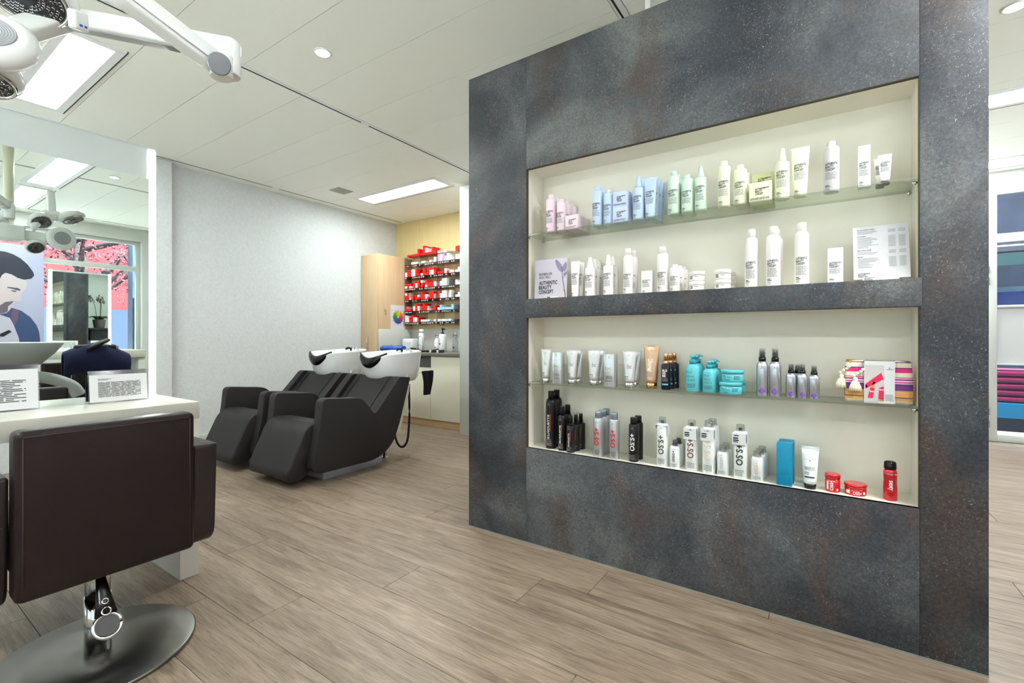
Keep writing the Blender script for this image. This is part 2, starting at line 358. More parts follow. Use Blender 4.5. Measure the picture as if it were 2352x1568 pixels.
# ceiling: dark void above, panels and metal profiles below
ce = struct('ceiling', bx(XL - .1, XR + .1, YF - .1, YD + .1, ZC + .012, ZC + .08), 'ceiling_gap')
strips = [(-5.165, -3.066), (-3.012, -.912), (-.852, 1.242), (1.302, 3.395)]
PANELS = {}
for sx0, sx1 in strips:
    for k in range(-9, 15):
        y0, y1 = 1.05 + .42 * k, 1.05 + .42 * (k + 1)
        if y1 < YF or y0 > YD: continue
        if y0 > YB and sx1 < XRET: continue
        xa = max(sx0, XRET) if y0 > YB else sx0
        ya, yb = max(y0, YF), min(y1, YD); w, d = round(sx1 - xa, 3), round(yb - ya, 3)
        if (w, d) not in PANELS:
            PANELS[(w, d)] = bx(-w / 2, w / 2, -d / 2 + .0018, d / 2 - .0018, 0, .012, name='ceiling_panel'); PANELS[(w, d)].materials.append(MATS['ceiling_paint'])
        obj('ceiling_panel', PANELS[(w, d)], None, ce, ((xa + sx1) / 2, (ya + yb) / 2, ZC))
obj('border_panel', bx(XL, -5.215, YF, YB, ZC, ZC + .012), 'ceiling_paint', ce); obj('border_panel', bx(3.45, XR, YF, YD, ZC, ZC + .012), 'ceiling_paint', ce)
for xc, gaps in ((-5.19, (2.85, .3, 4.78)), (-3.039, (2.38, -.2, 4.6)), (-.882, (2.0, -.3, 4.2)), (1.272, (2.2, 4.5, -.1)), (3.422, (2.2, 4.5, -.1))):
    y1 = YB if xc < XRET else YD
    if abs(xc - 1.272) < .01: obj('ceiling_filler', bx(xc - .03, xc + .03, 2.5, YD, ZC, ZC + .012), 'ceiling_paint', ce); y1 = 2.5; gaps = (2.2, -.1)
    obj('ceiling_profile', bx(xc - .026, xc + .026, YF, y1, ZC - .002, ZC + .012), 'profile' if xc > -5 else 'ceiling_paint', ce)
    cuts = sorted(gaps); ys = [YF] + [q for c in cuts for q in (c, c + .078)] + [y1]
    for a, b in zip(ys[::2], ys[1::2]):
        if b - a > .05: obj('air_slot', bx(xc - .013, xc - .003, a, b, ZC - .0035, ZC), 'ceiling_gap', ce)
wl = struct('wall_left', bx(XL - .12, XL, YF - .1, YB + .1, 0, ZC + .02), 'stucco'); obj('pilaster', bx(XL, -5.25, .95, 1.888, 0, ZC - .004), 'stucco', wl)
struct('baseboard_left', bx(XL, XL + .012, 1.888, YB, 0, .07, .003), 'frame_white')
struct('wall_back', bx(XL, XRET + .1, YB, YB + .12, 0, ZC + .02), 'wood_wall')
struct('wall_return', bx(XRET, XRET + .1, YB, YD, 0, ZC + .02), 'white_wall')
struct('wall_partition', bx(-3.335, -1.3, 3.92, 4.04, 0, 2.735, .003), 'white_wall'); struct('wall_alcove', bx(-3.335, -3.215, 4.04, YB, 0, 2.735, .003), 'white_wall')
def window(name, axis, c, a0, a1, z0, z1, transoms=(), posts=(), fw=.06, d=.07, sgn=1, frosted=()):
    """framed glazing in a wall at axis=c ('x' or 'y') from a0 to a1"""
    w = bpy.data.objects.new(name, None); C.objects.link(w); w['kind'] = 'structure'
    def b(u0, u1, q0, q1, dd=0, t=d): 
        lo, hi = (c + dd, c + dd + t * sgn); lo, hi = min(lo, hi), max(lo, hi)
        return bx(lo, hi, u0, u1, q0, q1, .004 if t > .02 else 0) if axis == 'x' else bx(u0, u1, lo, hi, q0, q1, .004 if t > .02 else 0)
    for u0, u1 in ((a0, a0 + fw), (a1 - fw, a1)): obj('window_stile', b(u0, u1, z0, z1), 'frame_white', w)
    for q0, q1 in ((z0, z0 + fw), (z1 - fw, z1)): obj('window_rail', b(a0 + fw, a1 - fw, q0, q1), 'frame_white', w)
    zs = [z0 + fw]; 
    for q0, q1 in transoms: obj('transom', b(a0 + fw, a1 - fw, q0, q1), 'frame_white', w); zs += [q0, q1]
    zs.append(z1 - fw); us = [a0 + fw]
    for p in posts: obj('mullion', b(p - fw / 2, p + fw / 2, z0 + fw, z1 - fw, 0, d * 1.1), 'frame_white', w); us += [p - fw / 2, p + fw / 2]
    us.append(a1 - fw); k = 0
    for q0, q1 in zip(zs[::2], zs[1::2]):
        for u0, u1 in zip(us[::2], us[1::2]):
            obj('pane', b(u0, u1, q0, q1, d * .45 * sgn, .006), 'frost_film' if k in frosted else 'window_glass', w)
        k += 1
    return w
# window wall opposite the mirror
struct('wall_right', G().box(XR, XR + .25, YF - .1, YD + .1, 0, .80).box(XR, XR + .25, YF - .1, YD + .1, 2.6, ZC + .02).box(XR, XR + .25, YF - .1, -1.9, .8, 2.6).box(XR, XR + .25, 5.9, YD + .1, .8, 2.6).box(XR, XR + .25, 2.84, 2.98, .8, 2.6).mesh('w'), 'white_wall')
window('window_1', 'x', XR + .08, -1.9, 2.84, .80, 2.60, ((2.13, 2.20),), (.45,), .055)
window('window_2', 'x', XR + .08, 2.98, 5.9, .80, 2.60, ((2.13, 2.20),), (4.4,), .055)
# unseen wall behind the camera, its windows added for soft frontal light
struct('wall_front', G().box(XL - .1, XR + .1, YF - .25, YF, 0, .35).box(XL - .1, XR + .1, YF - .25, YF, 2.6, ZC + .02).box(XL - .1, -4.6, YF - .25, YF, .35, 2.6).box(3.2, XR + .1, YF - .25, YF, .35, 2.6).box(-.9, -.7, YF - .25, YF, .35, 2.6).mesh('w'), 'white_wall')
window('fill_window_3', 'y', YF - .16, -4.6, -.9, .35, 2.6, ((2.13, 2.2),), (-2.75,), .06); window('fill_window_4', 'y', YF - .16, -.7, 3.2, .35, 2.6, ((2.13, 2.2),), (1.25,), .06)
# glazed door wall past the dark partition
struct('wall_door', G().box(XRET, 1.405, YD, YD + .2, 0, ZC + .02).box(1.405, XR + .1, YD, YD + .2, 2.62, ZC + .02).mesh('w'), 'white_wall')
dr = window('door_1', 'y', YD, 1.405, 2.45, 0, 2.62, ((.79, .805), (1.38, 1.405), (2.05, 2.14)), (), .075, .06, 1, frosted=(1,))
for z in (.14, .27, 1.62, 1.74): obj('hinge', bx(1.402, 1.424, YD - .022, YD, z, z + .075, .004), 'metal_grey', dr)
window('window_5', 'y', YD, 2.45, XR, 0, 2.62, ((.79, .805), (1.38, 1.405), (2.05, 2.14)), (), .06, .06, 1, frosted=(1,))

# ------------------------------------------------------------------ ceiling lamps
def ceiling_light(x0, x1, y0, y1, label, name='ceiling_light'):
    t = thing(name, label, 'ceiling light', ((x0 + x1) / 2, (y0 + y1) / 2, ZC), 0, 'long recessed ceiling lights'); w, d = (x1 - x0) / 2, (y1 - y0) / 2
    g = G(); f = .045
    g.box(-w - f, w + f, -d - f, -d, -.008, 0).box(-w - f, w + f, d, d + f, -.008, 0).box(-w - f, -w, -d, d, -.008, 0).box(w, w + f, -d, d, -.008, 0)
    obj('frame', g.mesh('frame'), 'profile', t); obj('diffuser', bx(-w, w, -d, d, -.005, 0), 'light_diffuser', t)
    obj('shadow_gap', bx(-w - f, w + f, d + f, d + f + .006, -.009, 0), 'ceiling_gap', t)
ceiling_light(-4.75, -3.5, .765, .97, 'long ceiling light above the lit mirror in the corner with the swivel arm')
ceiling_light(-4.735, -3.49, 3.665, 3.9, 'long ceiling light above the two hair wash chairs')
ceiling_light(.62, 1.87, 1.24, 1.46, 'long ceiling light seen whole in the lit mirror')
ceiling_light(2.12, 3.35, 1.24, 1.46, 'long ceiling light close to the windows seen in the lit mirror')
ceiling_light(.45, 1.7, 4.585, 4.82, 'long ceiling light just past the top of the dark partition')
ceiling_light(.36, 1.61, 6.3, 6.55, 'long ceiling light in front of the glazed door')
ceiling_light(-2.6, -1.35, -.9, -.68, 'long ceiling light above the styling desk, out behind the chair')
ceiling_light(.62, 1.87, -.9, -.68, 'long ceiling light behind the camera by the added front windows')
def downlight(x, y, label):
    t = thing('downlight', label, 'downlight', (x, y, ZC), 0, 'round recessed downlights')
    obj('ring', G().lathe([(0, .05), (-.006, .049), (-.008, .045), (-.006, .038), (0.004, .034)], 28, caps=False).mesh('r'), 'profile', t)
    obj('lens', G().lathe([(-.001, .036), (-.003, .034)], 24).mesh('l'), mat('downlight_lens', (255, 252, 246), .5, emit=25.0), t)
    l = bpy.data.lights.new('spot', 'SPOT'); l.energy = SPOT_W; l.spot_size = 2.2; l.spot_blend = .8; l.shadow_soft_size = .03; l.color = (1, .95, .88)
    o = bpy.data.objects.new('spot', l); C.objects.link(o); o.parent = t; o.location = (0, 0, -.02)
downlight(-2.492, 1.67, 'round downlight in the ceiling beside the swivel arm'); downlight(.816, 3.435, 'round downlight past the right end of the dark partition'); downlight(.933, 1.732, 'round downlight that shows only in the lit mirror')
t = thing('air_vent', 'small grey square vent grille in the ceiling near the wash chairs', 'vent', (-4.657, 3.362, ZC)); obj('vent_frame', bx(-.09, .09, -.1, .1, -.006, 0, .002), mat('vent_grey', (176, 176, 164), .5), t)
for i in range(8): obj('slat', bx(-.08, .08, -.082 + i * .022, -.07 + i * .022, -.009, -.006), 'vent_grey', t)
# ------------------------------------------------------------------ dark product partition
PX0, PX1, PY0, PY1, PZ = -1.68, .432, 2.055, 2.305, 2.54
NX0, NX1, NYB = -1.293, .266, 2.237
Z1, Z2, Z3, Z4 = .496, 1.176, 1.272, 1.952
pw = thing('display_partition', 'tall dark slate partition with two cream shelf niches full of products', 'partition', (PX0, PY0, 0))
def pp(name, x0, x1, y0, y1, z0, z1, m, bev=0.0, par=None):
    """part of the partition in room coordinates, own origin at its centre"""
    c = ((x0 + x1) / 2, (y0 + y1) / 2, (z0 + z1) / 2)
    o = obj(name, bx(x0 - c[0], x1 - c[0], y0 - c[1], y1 - c[1], z0 - c[2], z1 - c[2], bev), m, pw, (c[0] - PX0, c[1] - PY0, c[2])); return o
pp('side_panel', PX0, NX0 - .0008, PY0, PY0 + .02, 0, PZ, 'slate_laminate', .0008); pp('side_panel', NX1 + .0008, PX1, PY0, PY0 + .02, 0, PZ, 'slate_laminate', .0008)
pp('header_panel', NX0, NX1, PY0, PY0 + .02, Z4, PZ, 'slate_laminate', .0008); pp('lower_panel', NX0, NX1, PY0, PY0 + .02, 0, Z1, 'slate_laminate', .0008)
pp('middle_rail', NX0 - .004, NX1 + .006, PY0 - .004, PY0 + .02, Z2, Z3, 'slate_laminate', .0008)
pp('end_panel', PX0, PX0 + .02, PY0 + .02, PY1 - .02, 0, PZ, 'slate_laminate'); pp('end_panel', PX1 - .02, PX1, PY0 + .02, PY1 - .02, 0, PZ, 'slate_laminate')
pp('back_panel', PX0, PX1, PY1 - .02, PY1, 0, PZ, 'slate_laminate'); pp('top_panel', PX0 + .02, PX1 - .02, PY0 + .02, PY1 - .02, PZ - .02, PZ, 'slate_laminate')
pp('floor_joint', PX0, PX1, PY0 - .002, PY0, 0, .003, mat('joint_teal', (130, 146, 140), .5))
for z0, z1 in ((Z1, Z2), (Z3, Z4)):
    pp('niche_back', NX0 - .02, NX1 + .02, NYB, NYB + .012, z0 - .01, z1 + .01, 'niche_cream'); pp('niche_floor', NX0, NX1, PY0 + .002, NYB, z0 - .016, z0, 'niche_cream'); pp('niche_top', NX0, NX1, PY0 + .02, NYB, z1, z1 + .016, 'niche_cream')
    pp('niche_side', NX0 - .016, NX0, PY0 + .02, NYB, z0 - .016, z1 + .016, 'niche_cream'); pp('niche_side', NX1, NX1 + .016, PY0 + .02, NYB, z0 - .016, z1 + .016, 'niche_cream')
    for x in (NX0, NX1 - .0015): pp('edge_band', x, x + .0015, PY0 - .0005, PY0 + .02, z0, z1, 'edge_brown')
    pp('edge_band', NX0, NX1, PY0 - .0005, PY0 + .02, z1 - .0015, z1, 'edge_brown')
for zs, lab in ((1.604, 'upper glass shelf in the top niche of the dark partition'), (.830, 'lower glass shelf in the bottom niche of the dark partition')):
    t = thing('glass_shelf', lab, 'shelf', (NX0, PY0, zs), 0, 'glass shelves in the niches')
    obj('pane', bx(.003, NX1 - NX0 - .003, .004, NYB - PY0 - .001, 0, .008, .0012), 'shelf_glass', t)
    for x, s in ((.0, 1), (NX1 - NX0, -1)):
        for y in (.022, .16): obj('shelf_pin', G().cyl((x, y, -.006), (x + s * .016, y, -.006), .004).cyl((x + s * .009, y, -.014), (x + s * .009, y, 0), .0035).mesh('pin'), 'chrome', t)

# ------------------------------------------------------------------ styling desk with lit mirror
DZ = .781
dk = thing('styling_desk', 'white lacquered styling desk with slab legs under the lit mirror', 'desk', (-2.67, .3, 0))
def dp(name, x0, x1, y0, y1, z0, z1, m, bev=.0015): return obj(name, bx(x0 + 2.67, x1 + 2.67, y0 - .3, y1 - .3, z0, z1, bev), m, dk)
dp('desk_top', -2.99, -2.35, -1.55, .953, .706, DZ, 'white_lacquer'); dp('leg', -2.985, -2.353, .877, .952, 0, .706, 'white_gloss'); dp('leg', -2.985, -2.353, -1.55, -1.475, 0, .706, 'white_gloss')
mi = thing('lit_mirror', 'large frameless mirror with frosted top band and glowing edge strip', 'mirror', (-2.67, .3, DZ))
def mp(name, x0, x1, y0, y1, z0, z1, m, bev=0): return obj(name, bx(x0 + 2.67, x1 + 2.67, y0 - .3, y1 - .3, z0 - DZ, z1 - DZ, bev), m, mi)
mp('mirror_glass', -2.678, -2.67, -1.2, .868, DZ, 1.826, 'mirror'); mp('frosted_band', -2.678, -2.67, -1.2, .868, 1.826, 1.97, 'frosted'); mp('back_board', -2.70, -2.678, -1.2, .868, DZ, 1.97, 'white_gloss')
mp('edge_light', -2.70, -2.666, .868, .893, DZ, 1.962, 'led_strip'); mp('edge_light', -2.70, -2.666, -1.225, -1.2, DZ, 1.962, 'led_strip'); mp('top_edge', -2.70, -2.668, -1.225, .893, 1.97, 1.975, 'frosted')
def paper_stand(y0, y1, h, label, x=-2.64, lean=.035, seed=1, n=17):
    random.seed(seed); w = y1 - y0; t = thing('sign_holder', label, 'sign', (x, (y0 + y1) / 2, DZ), PI / 2, 'clear sign holders on the desks'); t.rotation_euler = (-lean * 3, 0, PI / 2)
    g = G(); g.box(-w / 2 - .004, w / 2 + .004, .0014, .003, 0, h + .018); obj('clear_holder', g.mesh('h'), 'clear_plastic', t)
    obj('paper_sheet', bx(-w / 2, w / 2, 0, .0012, .006, h), 'paper', t); g = G(); s = flat_surf(-.0006)
    for i in range(2): put_strip(g, s, -w * .36, -w * .36 + w * (.22 - i * .05), h * (.86 - i * .035) - .0015, h * (.86 - i * .035), 1)
    fine_print(g, s, -w * .36, w * .38, h * .74, h * .20, n, 2); obj('small_print', g.mesh('p'), 'ink', t)
paper_stand(.645, .852, .125, 'small clear sign holder with printed sheet beside the mirror edge light', seed=3)
paper_stand(.20, .487, .165, 'larger printed notice in a clear holder at the frame edge of the mirror', seed=5, n=13)

# ------------------------------------------------------------------ styling chair (origin at the foot of the pole, front faces -x)
def styling_chair(label, loc, rz, group):
    t = thing('styling_chair', label, 'chair', loc, rz, group)
    w = .224; zb, zt = .318, .805
    def slab(y0, y1, z0, z1, x0, x1, r, bev):
        pl = round_poly([(y0, z0), (y1, z0), (y1, z1), (y0, z1)], r, 5); return G().prism(pl, x0, x1, 'x').mesh('s', bev, 3)
    b = obj('backrest', slab(-w, w, zb, zt, .10, .175, .022, .014), 'leather_brown', t)
    for q in (-w + .017, w - .017): obj('seam', G().path([(.1755, q, zb + .02), (.1758, q, zt - .02)], .0016, 6).mesh('s'), 'stitch', b)
    obj('seam', G().path([(.1755, -w + .017, zt - .017), (.1758, w - .017, zt - .017)], .0016, 6, up=(1, 0, 0)).mesh('s'), 'stitch', b)
    obj('seat', slab(-.215, .215, .36, .50, -.34, .105, .03, .02), 'leather_brown', t)
    for s in (-1, 1):
        y0, y1 = (w + .005, w + .086) if s > 0 else (-w - .086, -w - .005)
        pl = round_poly([(-.33, .30), (.13, .30), (.15, .678), (-.33, .678)], [.03, .07, .015, .03], 6)
        a = obj('armrest', G().prism(pl, y0, y1, 'y').mesh('a', .013, 3), 'leather_side', t)
    obj('under_plate', bx(-.14, .08, -.12, .12, .335, .362, .004), 'black_rubber', t)
    obj('pole', G().lathe([(.012, .036), (.20, .036)], 32).mesh('p'), 'chrome', t); obj('piston', G().lathe([(.20, .0335), (.34, .0335)], 32).mesh('p'), 'chrome', t)
    obj('base_disc', G().lathe([(0, .272), (.004, .275), (.010, .275), (.013, .271), (.0135, .05)], 72).mesh('d'), 'brushed_steel', t)
    # pump lever: tapered black arm with two holes and a ring pedal
    lv = obj('pump_lever', G().path([(.03, -.004, .295), (.055, -.004, .25), (.082, -.004, .20), (.098, -.004, .165)], [.010, .016, .024, .030], 14, .35, (1, 0, .6)).mesh('l'), 'black_gloss', t)
    n = Vector((.86, 0, .5)).normalized(); u = Vector((0, 1, 0)); v = n.cross(u)
    def ring(c, R, r, m, nm='ring'):
        c = Vector(c); pts = [c + u * R * math.cos(a) + v * R * math.sin(a) for a in [2 * PI * i / 28 for i in range(29)]]; obj(nm, G().path(pts, r, 8, up=n).mesh('r'), m, lv)
    ring((.112, -.004, .135), .036, .0065, 'chrome', 'pedal_ring'); ring((.100, -.004, .178), .0115, .003, 'chrome'); ring((.088, -.004, .207), .008, .0025, 'chrome')
    c = Vector((.111, -.004, .135)); obj('pedal_pad', G().cyl(c - n * .004, c + n * .002, .031, .031, 24).mesh('p'), 'grey_dark', lv)
    return t
styling_chair('dark brown leather styling chair with its back to us, on a round steel base', (-2.045, .52, 0), 0, 'styling chairs')

# ------------------------------------------------------------------ hair wash chairs (origin on the floor at the middle of the seat front, front faces -y)
def wash_chair(label, loc):
    t = thing('wash_chair', label, 'wash chair', loc, 0, 'hair wash chairs')   # local y = room y - 2.0
    side = round_poly([(-.075, .135), (-.02, .092), (.50, .086), (.665, .17), (.745, .34), (.868, .725), (.745, .738), (.482, .452), (.36, .598), (.01, .632), (-.01, .42)], [.03, .05, .12, .16, .1, .012, .03, .04, .05, .05, .1], 5)
    for s in (-1, 1):
        x0, x1 = (.272, .355) if s > 0 else (-.355, -.272)
        a = obj('side_panel', G().prism(side, x0, x1, 'x').mesh('a', .012, 3), 'leather_black', t)
    seat = round_poly([(.52, .34), (.40, .36), (.12, .445), (-.01, .452), (-.075, .40), (-.205, .12), (-.195, .055), (-.10, .05), (-.03, .10), (.06, .30), (.5, .24)], [.02, .05, .1, .06, .08, .03, .03, .03, .08, .05, .02], 5)
    obj('seat', G().prism(seat, -.268, .268, 'x').mesh('s', .02, 3), 'leather_black', t)
    back = round_poly([(.44, .36), (.785, .735), (.845, .705), (.60, .28)], .02, 4)
    bk = obj('backrest', G().prism(back, -.262, .262, 'x').mesh('b', .012, 3), 'leather_black', t)
    for x in (-.2, .2): obj('seam', G().path([(x, .445, .372), (x, .775, .731)], .003, 6).mesh('s'), 'black_rubber', bk)
    obj('rear_cover', G().prism([(.755, .26), (.86, .66), (.93, .66), (.80, .26)], -.30, .30, 'x').mesh('c', .006), 'plastic_cream', t)
    obj('base_plate', G().prism([(.10, 0), (.66, 0), (.66, .06), (.10, .075)], -.24, .228, 'x').mesh('p', .003), mat('base_metal', (170, 176, 186), .4, .5), t)
    obj('support_leg', G().cyl((.1, .80, 0), (.1, .80, .3), .016).cyl((.1, .80, 0), (.1, .80, .008), .03).mesh('l'), 'chrome', t)
    # ceramic basin: outer shell, rim and inner bowl in one surface; rim dips at the neck
    bs = bpy.data.objects.new('basin', None); rings = []; nn = 48
    def ring(sc, z, dip, ax=.268, ay=.262, yc=.955):
        r = []
        for j in range(nn):
            a = 2 * PI * j / nn; ca, sa = math.cos(a), math.sin(a); front = max(0.0, -sa)
            nf = math.exp(-(((a - 1.5 * PI + PI) % (2 * PI) - PI) / .40) ** 2)
            y = yc + ay * sc * math.copysign(abs(sa) ** .84, sa); x = ax * sc * math.copysign(abs(ca) ** .84, ca)
            r.append((x, y, z - dip * nf + .016 * sa * (sc > .8)))
        return r
    rings = [ring(.42, .668, 0, yc=1.0), ring(.70, .673, 0, yc=.995), ring(.82, .70, .0, yc=.985), ring(.90, .765, .01, yc=.97), ring(.96, .85, .04, yc=.96), ring(1.0, .925, .085), ring(1.005, .934, .09), ring(.97, .938, .09), ring(.93, .925, .085), ring(.86, .86, .06), ring(.74, .79, .02), ring(.45, .755, 0), ring(.1, .745, 0)]
    g = G().rings(rings, True, True); b = obj('basin', g.mesh('basin'), 'ceramic', t)
    R = []
    for i in range(15):
        a = PI * (1.5 + .40 * (i - 7) / 14 * 1.0); k = abs(i - 7) / 7
        x, y = .30 * math.sin((i - 7) / 14 * 1.25), .955 - .262 * math.cos((i - 7) / 14 * 1.25) + .012
        c = Vector((x, y, .845 + .085 * k ** 1.8)); h = .047 * (1 - k ** 2.5 * .85); d = .03 * (1 - k ** 3 * .7)
        R.append([c + Vector((0, -d * math.cos(q), h * math.sin(q))) for q in [2 * PI * m / 12 for m in range(12)]])
    obj('neck_rest', G().rings(R, True, True).mesh('nr'), 'black_gloss', b)
    obj('drain', G().lathe([(.746, .03), (.750, .026)], 20, 0, .955).mesh('d'), 'chrome', b)
    obj('tap', G().path([(-.10, 1.19, .93), (-.10, 1.185, .955), (-.10, 1.15, .962), (-.10, 1.12, .95)], .012, 12).mesh('tp'), 'black_gloss', b)
    obj('shower_head', G().path([(.02, 1.20, .93), (.02, 1.185, .955), (.02, 1.14, .960)], [.010, .012, .016], 12).mesh('sh'), 'chrome', b)
    hs = [(.29, .905, .66), (.295, .91, .50), (.295, .91, .34)] + [(.205 + .09 * math.cos(q), .90, .24 - .15 * math.sin(q)) for q in [PI * m / 10 for m in range(0, 11)]] + [(.112, .88, .30)]
    obj('hose', G().path(spl(hs, 3), .010, 10).mesh('h'), 'black_rubber', t)
    obj('pipe', G().cyl((.25, .90, .64), (.25, .93, .75), .012).mesh('pi'), 'plastic_grey', t)
    return t
wc = wash_chair('black leather hair wash chair with white basin, the nearer of two', (-3.355, 2.0, 0))
copy_tree(wc, 'black leather hair wash chair with white basin, farther one against the white wall', (-4.145, 2.0, 0))
tw = thing('towel', 'dark towel hanging beneath the nearer wash basin', 'towel', (-3.10, 3.17, .52))
g = G(); R = []
for i in range(9):
    z = .24 - .028 * i; R.append([(.012 * math.sin(j * 1.1 + i * .4) + (.0 if j < 12 else .012), (-.07 + .14 * min(j, 23 - j) / 11.0) * (1 - .05 * i), z) for j in range(24)])
obj('cloth', G().rings(R, True, True).mesh('tw'), mat('towel_black', (26, 24, 34), .95, bump=.5, bscale=300), tw)

# ------------------------------------------------------------------ tall cupboard, base units, worktop
cu = thing('tall_cupboard', 'tall narrow maple cupboard in the corner beside the colour rack', 'cupboard', (-5.35, 4.18, 0))
obj('body', bx(.005, .337, .02, .635, .08, 2.215, .002), 'maple', cu); obj('plinth', bx(.01, .33, .04, .63, 0, .08), 'maple_plinth', cu)
d = obj('door', bx(.03, .335, 0, .018, .09, 2.21, .002), 'maple', cu); obj('handle', G().path([(.16, -.001, .90), (.16, -.025, .91), (.16, -.028, .99), (.16, -.025, 1.07), (.16, -.001, 1.08)], .006, 8, up=(1, 0, 0)).mesh('h'), 'chrome', d)
obj('corner_strip', bx(.008, .03, 0, .018, .09, 2.21, .001), 'maple_plinth', cu)
kn = thing('wall_hook', 'small pale oval hook on the side of the tall cupboard', 'hook', (-5.013, 4.32, 1.42)); obj('oval', G().cyl((.0, 0, .04), (.012, 0, .04), .022, .02, 20).mesh('k'), 'maple', kn); obj('hook', G().path([(.01, 0, .03), (.016, 0, -.01), (.026, 0, -.02), (.03, 0, -.005)], .004, 8).mesh('h'), 'metal_grey', kn)
CY = 4.06
def base_unit(x0, x1, label, kind):
    t = thing('base_unit', label, 'cabinet', (x0, CY, 0), 0, 'cream base units under the worktop'); w = x1 - x0
    if kind == 'open':
        obj('body', G().box(0, .016, .02, .7, .09, .85).box(w - .016, w, .02, .7, .09, .85).box(.016, w - .016, .68, .7, .09, .85).box(.016, w - .016, .02, .68, .09, .11).box(.016, w - .016, .02, .68, .695, .71).mesh('b'), 'cabinet_cream', t)
        obj('niche_lining', G().box(.017, w - .017, .06, .075, .71, .845).mesh('n'), 'grey_dark', t); d = obj('door', bx(.003, w - .002, 0, .018, .095, .70, .002), 'cabinet_cream', t)
        obj('handle', G().path([(w - .17, -.001, .645), (w - .165, -.02, .645), (w - .05, -.02, .645), (w - .045, -.001, .645)], .005, 8).mesh('h'), 'chrome', d)
    else:
        obj('body', bx(0, w, .02, .7, .09, .85), 'cabinet_cream', t); obj('door', bx(.002, w - .003, 0, .018, .095, .845, .002), 'cabinet_cream', t)
    obj('plinth', bx(0, w, .03, .05, 0, .09), 'maple_plinth', t)
base_unit(-5.0, -4.52, 'cream base unit hidden mostly behind the wash chair', 'door'); base_unit(-4.52, -3.905, 'cream base unit with open grey slot above its handled door', 'open'); base_unit(-3.905, -3.34, 'plain cream base unit without handle at the white partition', 'door')
obj('worktop', bx(-5.008, -3.338, CY - .02, YB - .002, .852, .888, .003), 'counter_grey'); tag(bpy.data.objects['worktop'], 'grey stone worktop over the cream base units', 'worktop')
SPB = obj('splashback', bx(-5.005, -3.338, YB - .009, YB - .001, .889, 1.19, .001), 'white_gloss'); tag(SPB, 'white splashback panel on the back wall above the worktop', 'splashback', 'white splashback panels')
s2_ = obj('splashback', bx(-5.012, -5.006, 4.2, YB - .01, .889, 1.19, .001), 'white_gloss'); tag(s2_, 'white splashback panel on the side of the maple cupboard', 'splashback', 'white splashback panels')

# ------------------------------------------------------------------ hair colour rack
RX, RYF = -5.004, 4.665
rk = thing('colour_rack', 'clear wall rack of seven levels holding red and white colour boxes', 'rack', (RX, YB - .003, 1.24))
LEV = [2.222, 2.11, 1.94, 1.775, 1.61, 1.45, 1.293]; BAY = [0, .314, .632, .95, 1.27]; RD = YB - .003 - RYF
for i, z in enumerate(LEV):
    obj('shelf', bx(0, 1.66, -RD, -.004, z - 1.24 - .004, z - 1.24), 'rack_acrylic', rk)
    if i: obj('tube_tray', bx(0, 1.66, -RD + .002, -.004, z - 1.24 - .034, z - 1.24 - .030), 'rack_acrylic', rk)
for x in BAY + [1.59]: obj('divider', bx(x, x + .003, -RD, -.004, 0, .98), 'rack_acrylic', rk)
ROWS = [
 [['', 'R', '', 'R', 'R', 'R', 'RRR'], ['R', 'RRRR', 'RWW', 'R', 'R', 'RRR', 'R'], ['W', '', '', 'W', '', '', ''], ['RR', 'RR']],
 [['', '', '', 'W', 'W', 'W', ''], ['W', 'W', '', '', 'W', '', 'WW'], ['PPP', 'WWW', 'PPP', 'WW', 'WWW', 'WW', 'W'], ['WW', 'WW']],
 [['WW', 'RRR', 'RR', 'WWW', 'WWW', 'RRR', 'R'], ['W', 'RRR', 'R', 'RRR', 'WWR', 'WWR', 'RR'], ['R', 'R', 'R', 'WW', 'R', 'W', 'W'], ['W', 'WW']],
 [['WR', 'RR', 'WR', '', 'RRR', 'WW', 'RRR'], ['RRW', '', 'WRR', 'RR', 'RR', 'RR', 'WW'], ['R', 'WW', 'WWW', 'WWW', 'SSS', '', ''], ['WW', 'W']],
 [['RRW', 'RRR', 'WSS', 'RR', '', 'RR', 'RW'], ['RRR', 'RR', 'WW', 'R', 'RRR', 'RRR', 'SS'], ['RRR', 'WW', 'WWW', 'WWW', 'SS', 'WWW', 'SS'], ['W', 'WW']],
 [['RR', 'RS', 'R', '', 'WW', 'RRR', 'WW'], ['RR', 'RRR', 'RR', 'WS', '', 'R', 'RR'], ['W', 'BB', 'B', 'B', 'B', 'B', 'BB'], []],
 [['WWW', 'WW', 'RR', 'RRR', 'WW', 'WW', 'RR'], ['W', 'W', 'W', 'W', '', '', 'W'], ['W', 'B', 'W', 'W', 'B', 'W', 'S'], []]]
BW, BH, BL = .0405, .0325, .125
mat('box_red', (232, 24, 22), .45); mat('box_white', (240, 238, 232), .5); mat('box_violet', (198, 150, 216), .5); mat('box_silver', (150, 150, 150), .45); mat('box_blue', (166, 208, 226), .5)
COLS = {'R': ('red', 'box_red'), 'W': ('white-ended', 'box_white'), 'P': ('lilac', 'box_violet'), 'S': ('grey', 'box_silver'), 'B': ('pale blue', 'box_blue')}
BM = {}
for k, (n_, m_) in COLS.items():
    BM[k] = bx(-BW / 2 + .0006, BW / 2 - .0006, 0, BL, .0002, BH - .0004, .001, 1, 'colour_box'); BM[k].materials.append(MATS[m_])
LEVN = ['topmost', 'second', 'third', 'fourth', 'fifth', 'sixth', 'lowest']; BAYN = ['first', 'second', 'third', 'fourth']; ORD = ['one', 'two', 'three', 'four', 'five', 'six', 'seven', 'eight', 'nine']
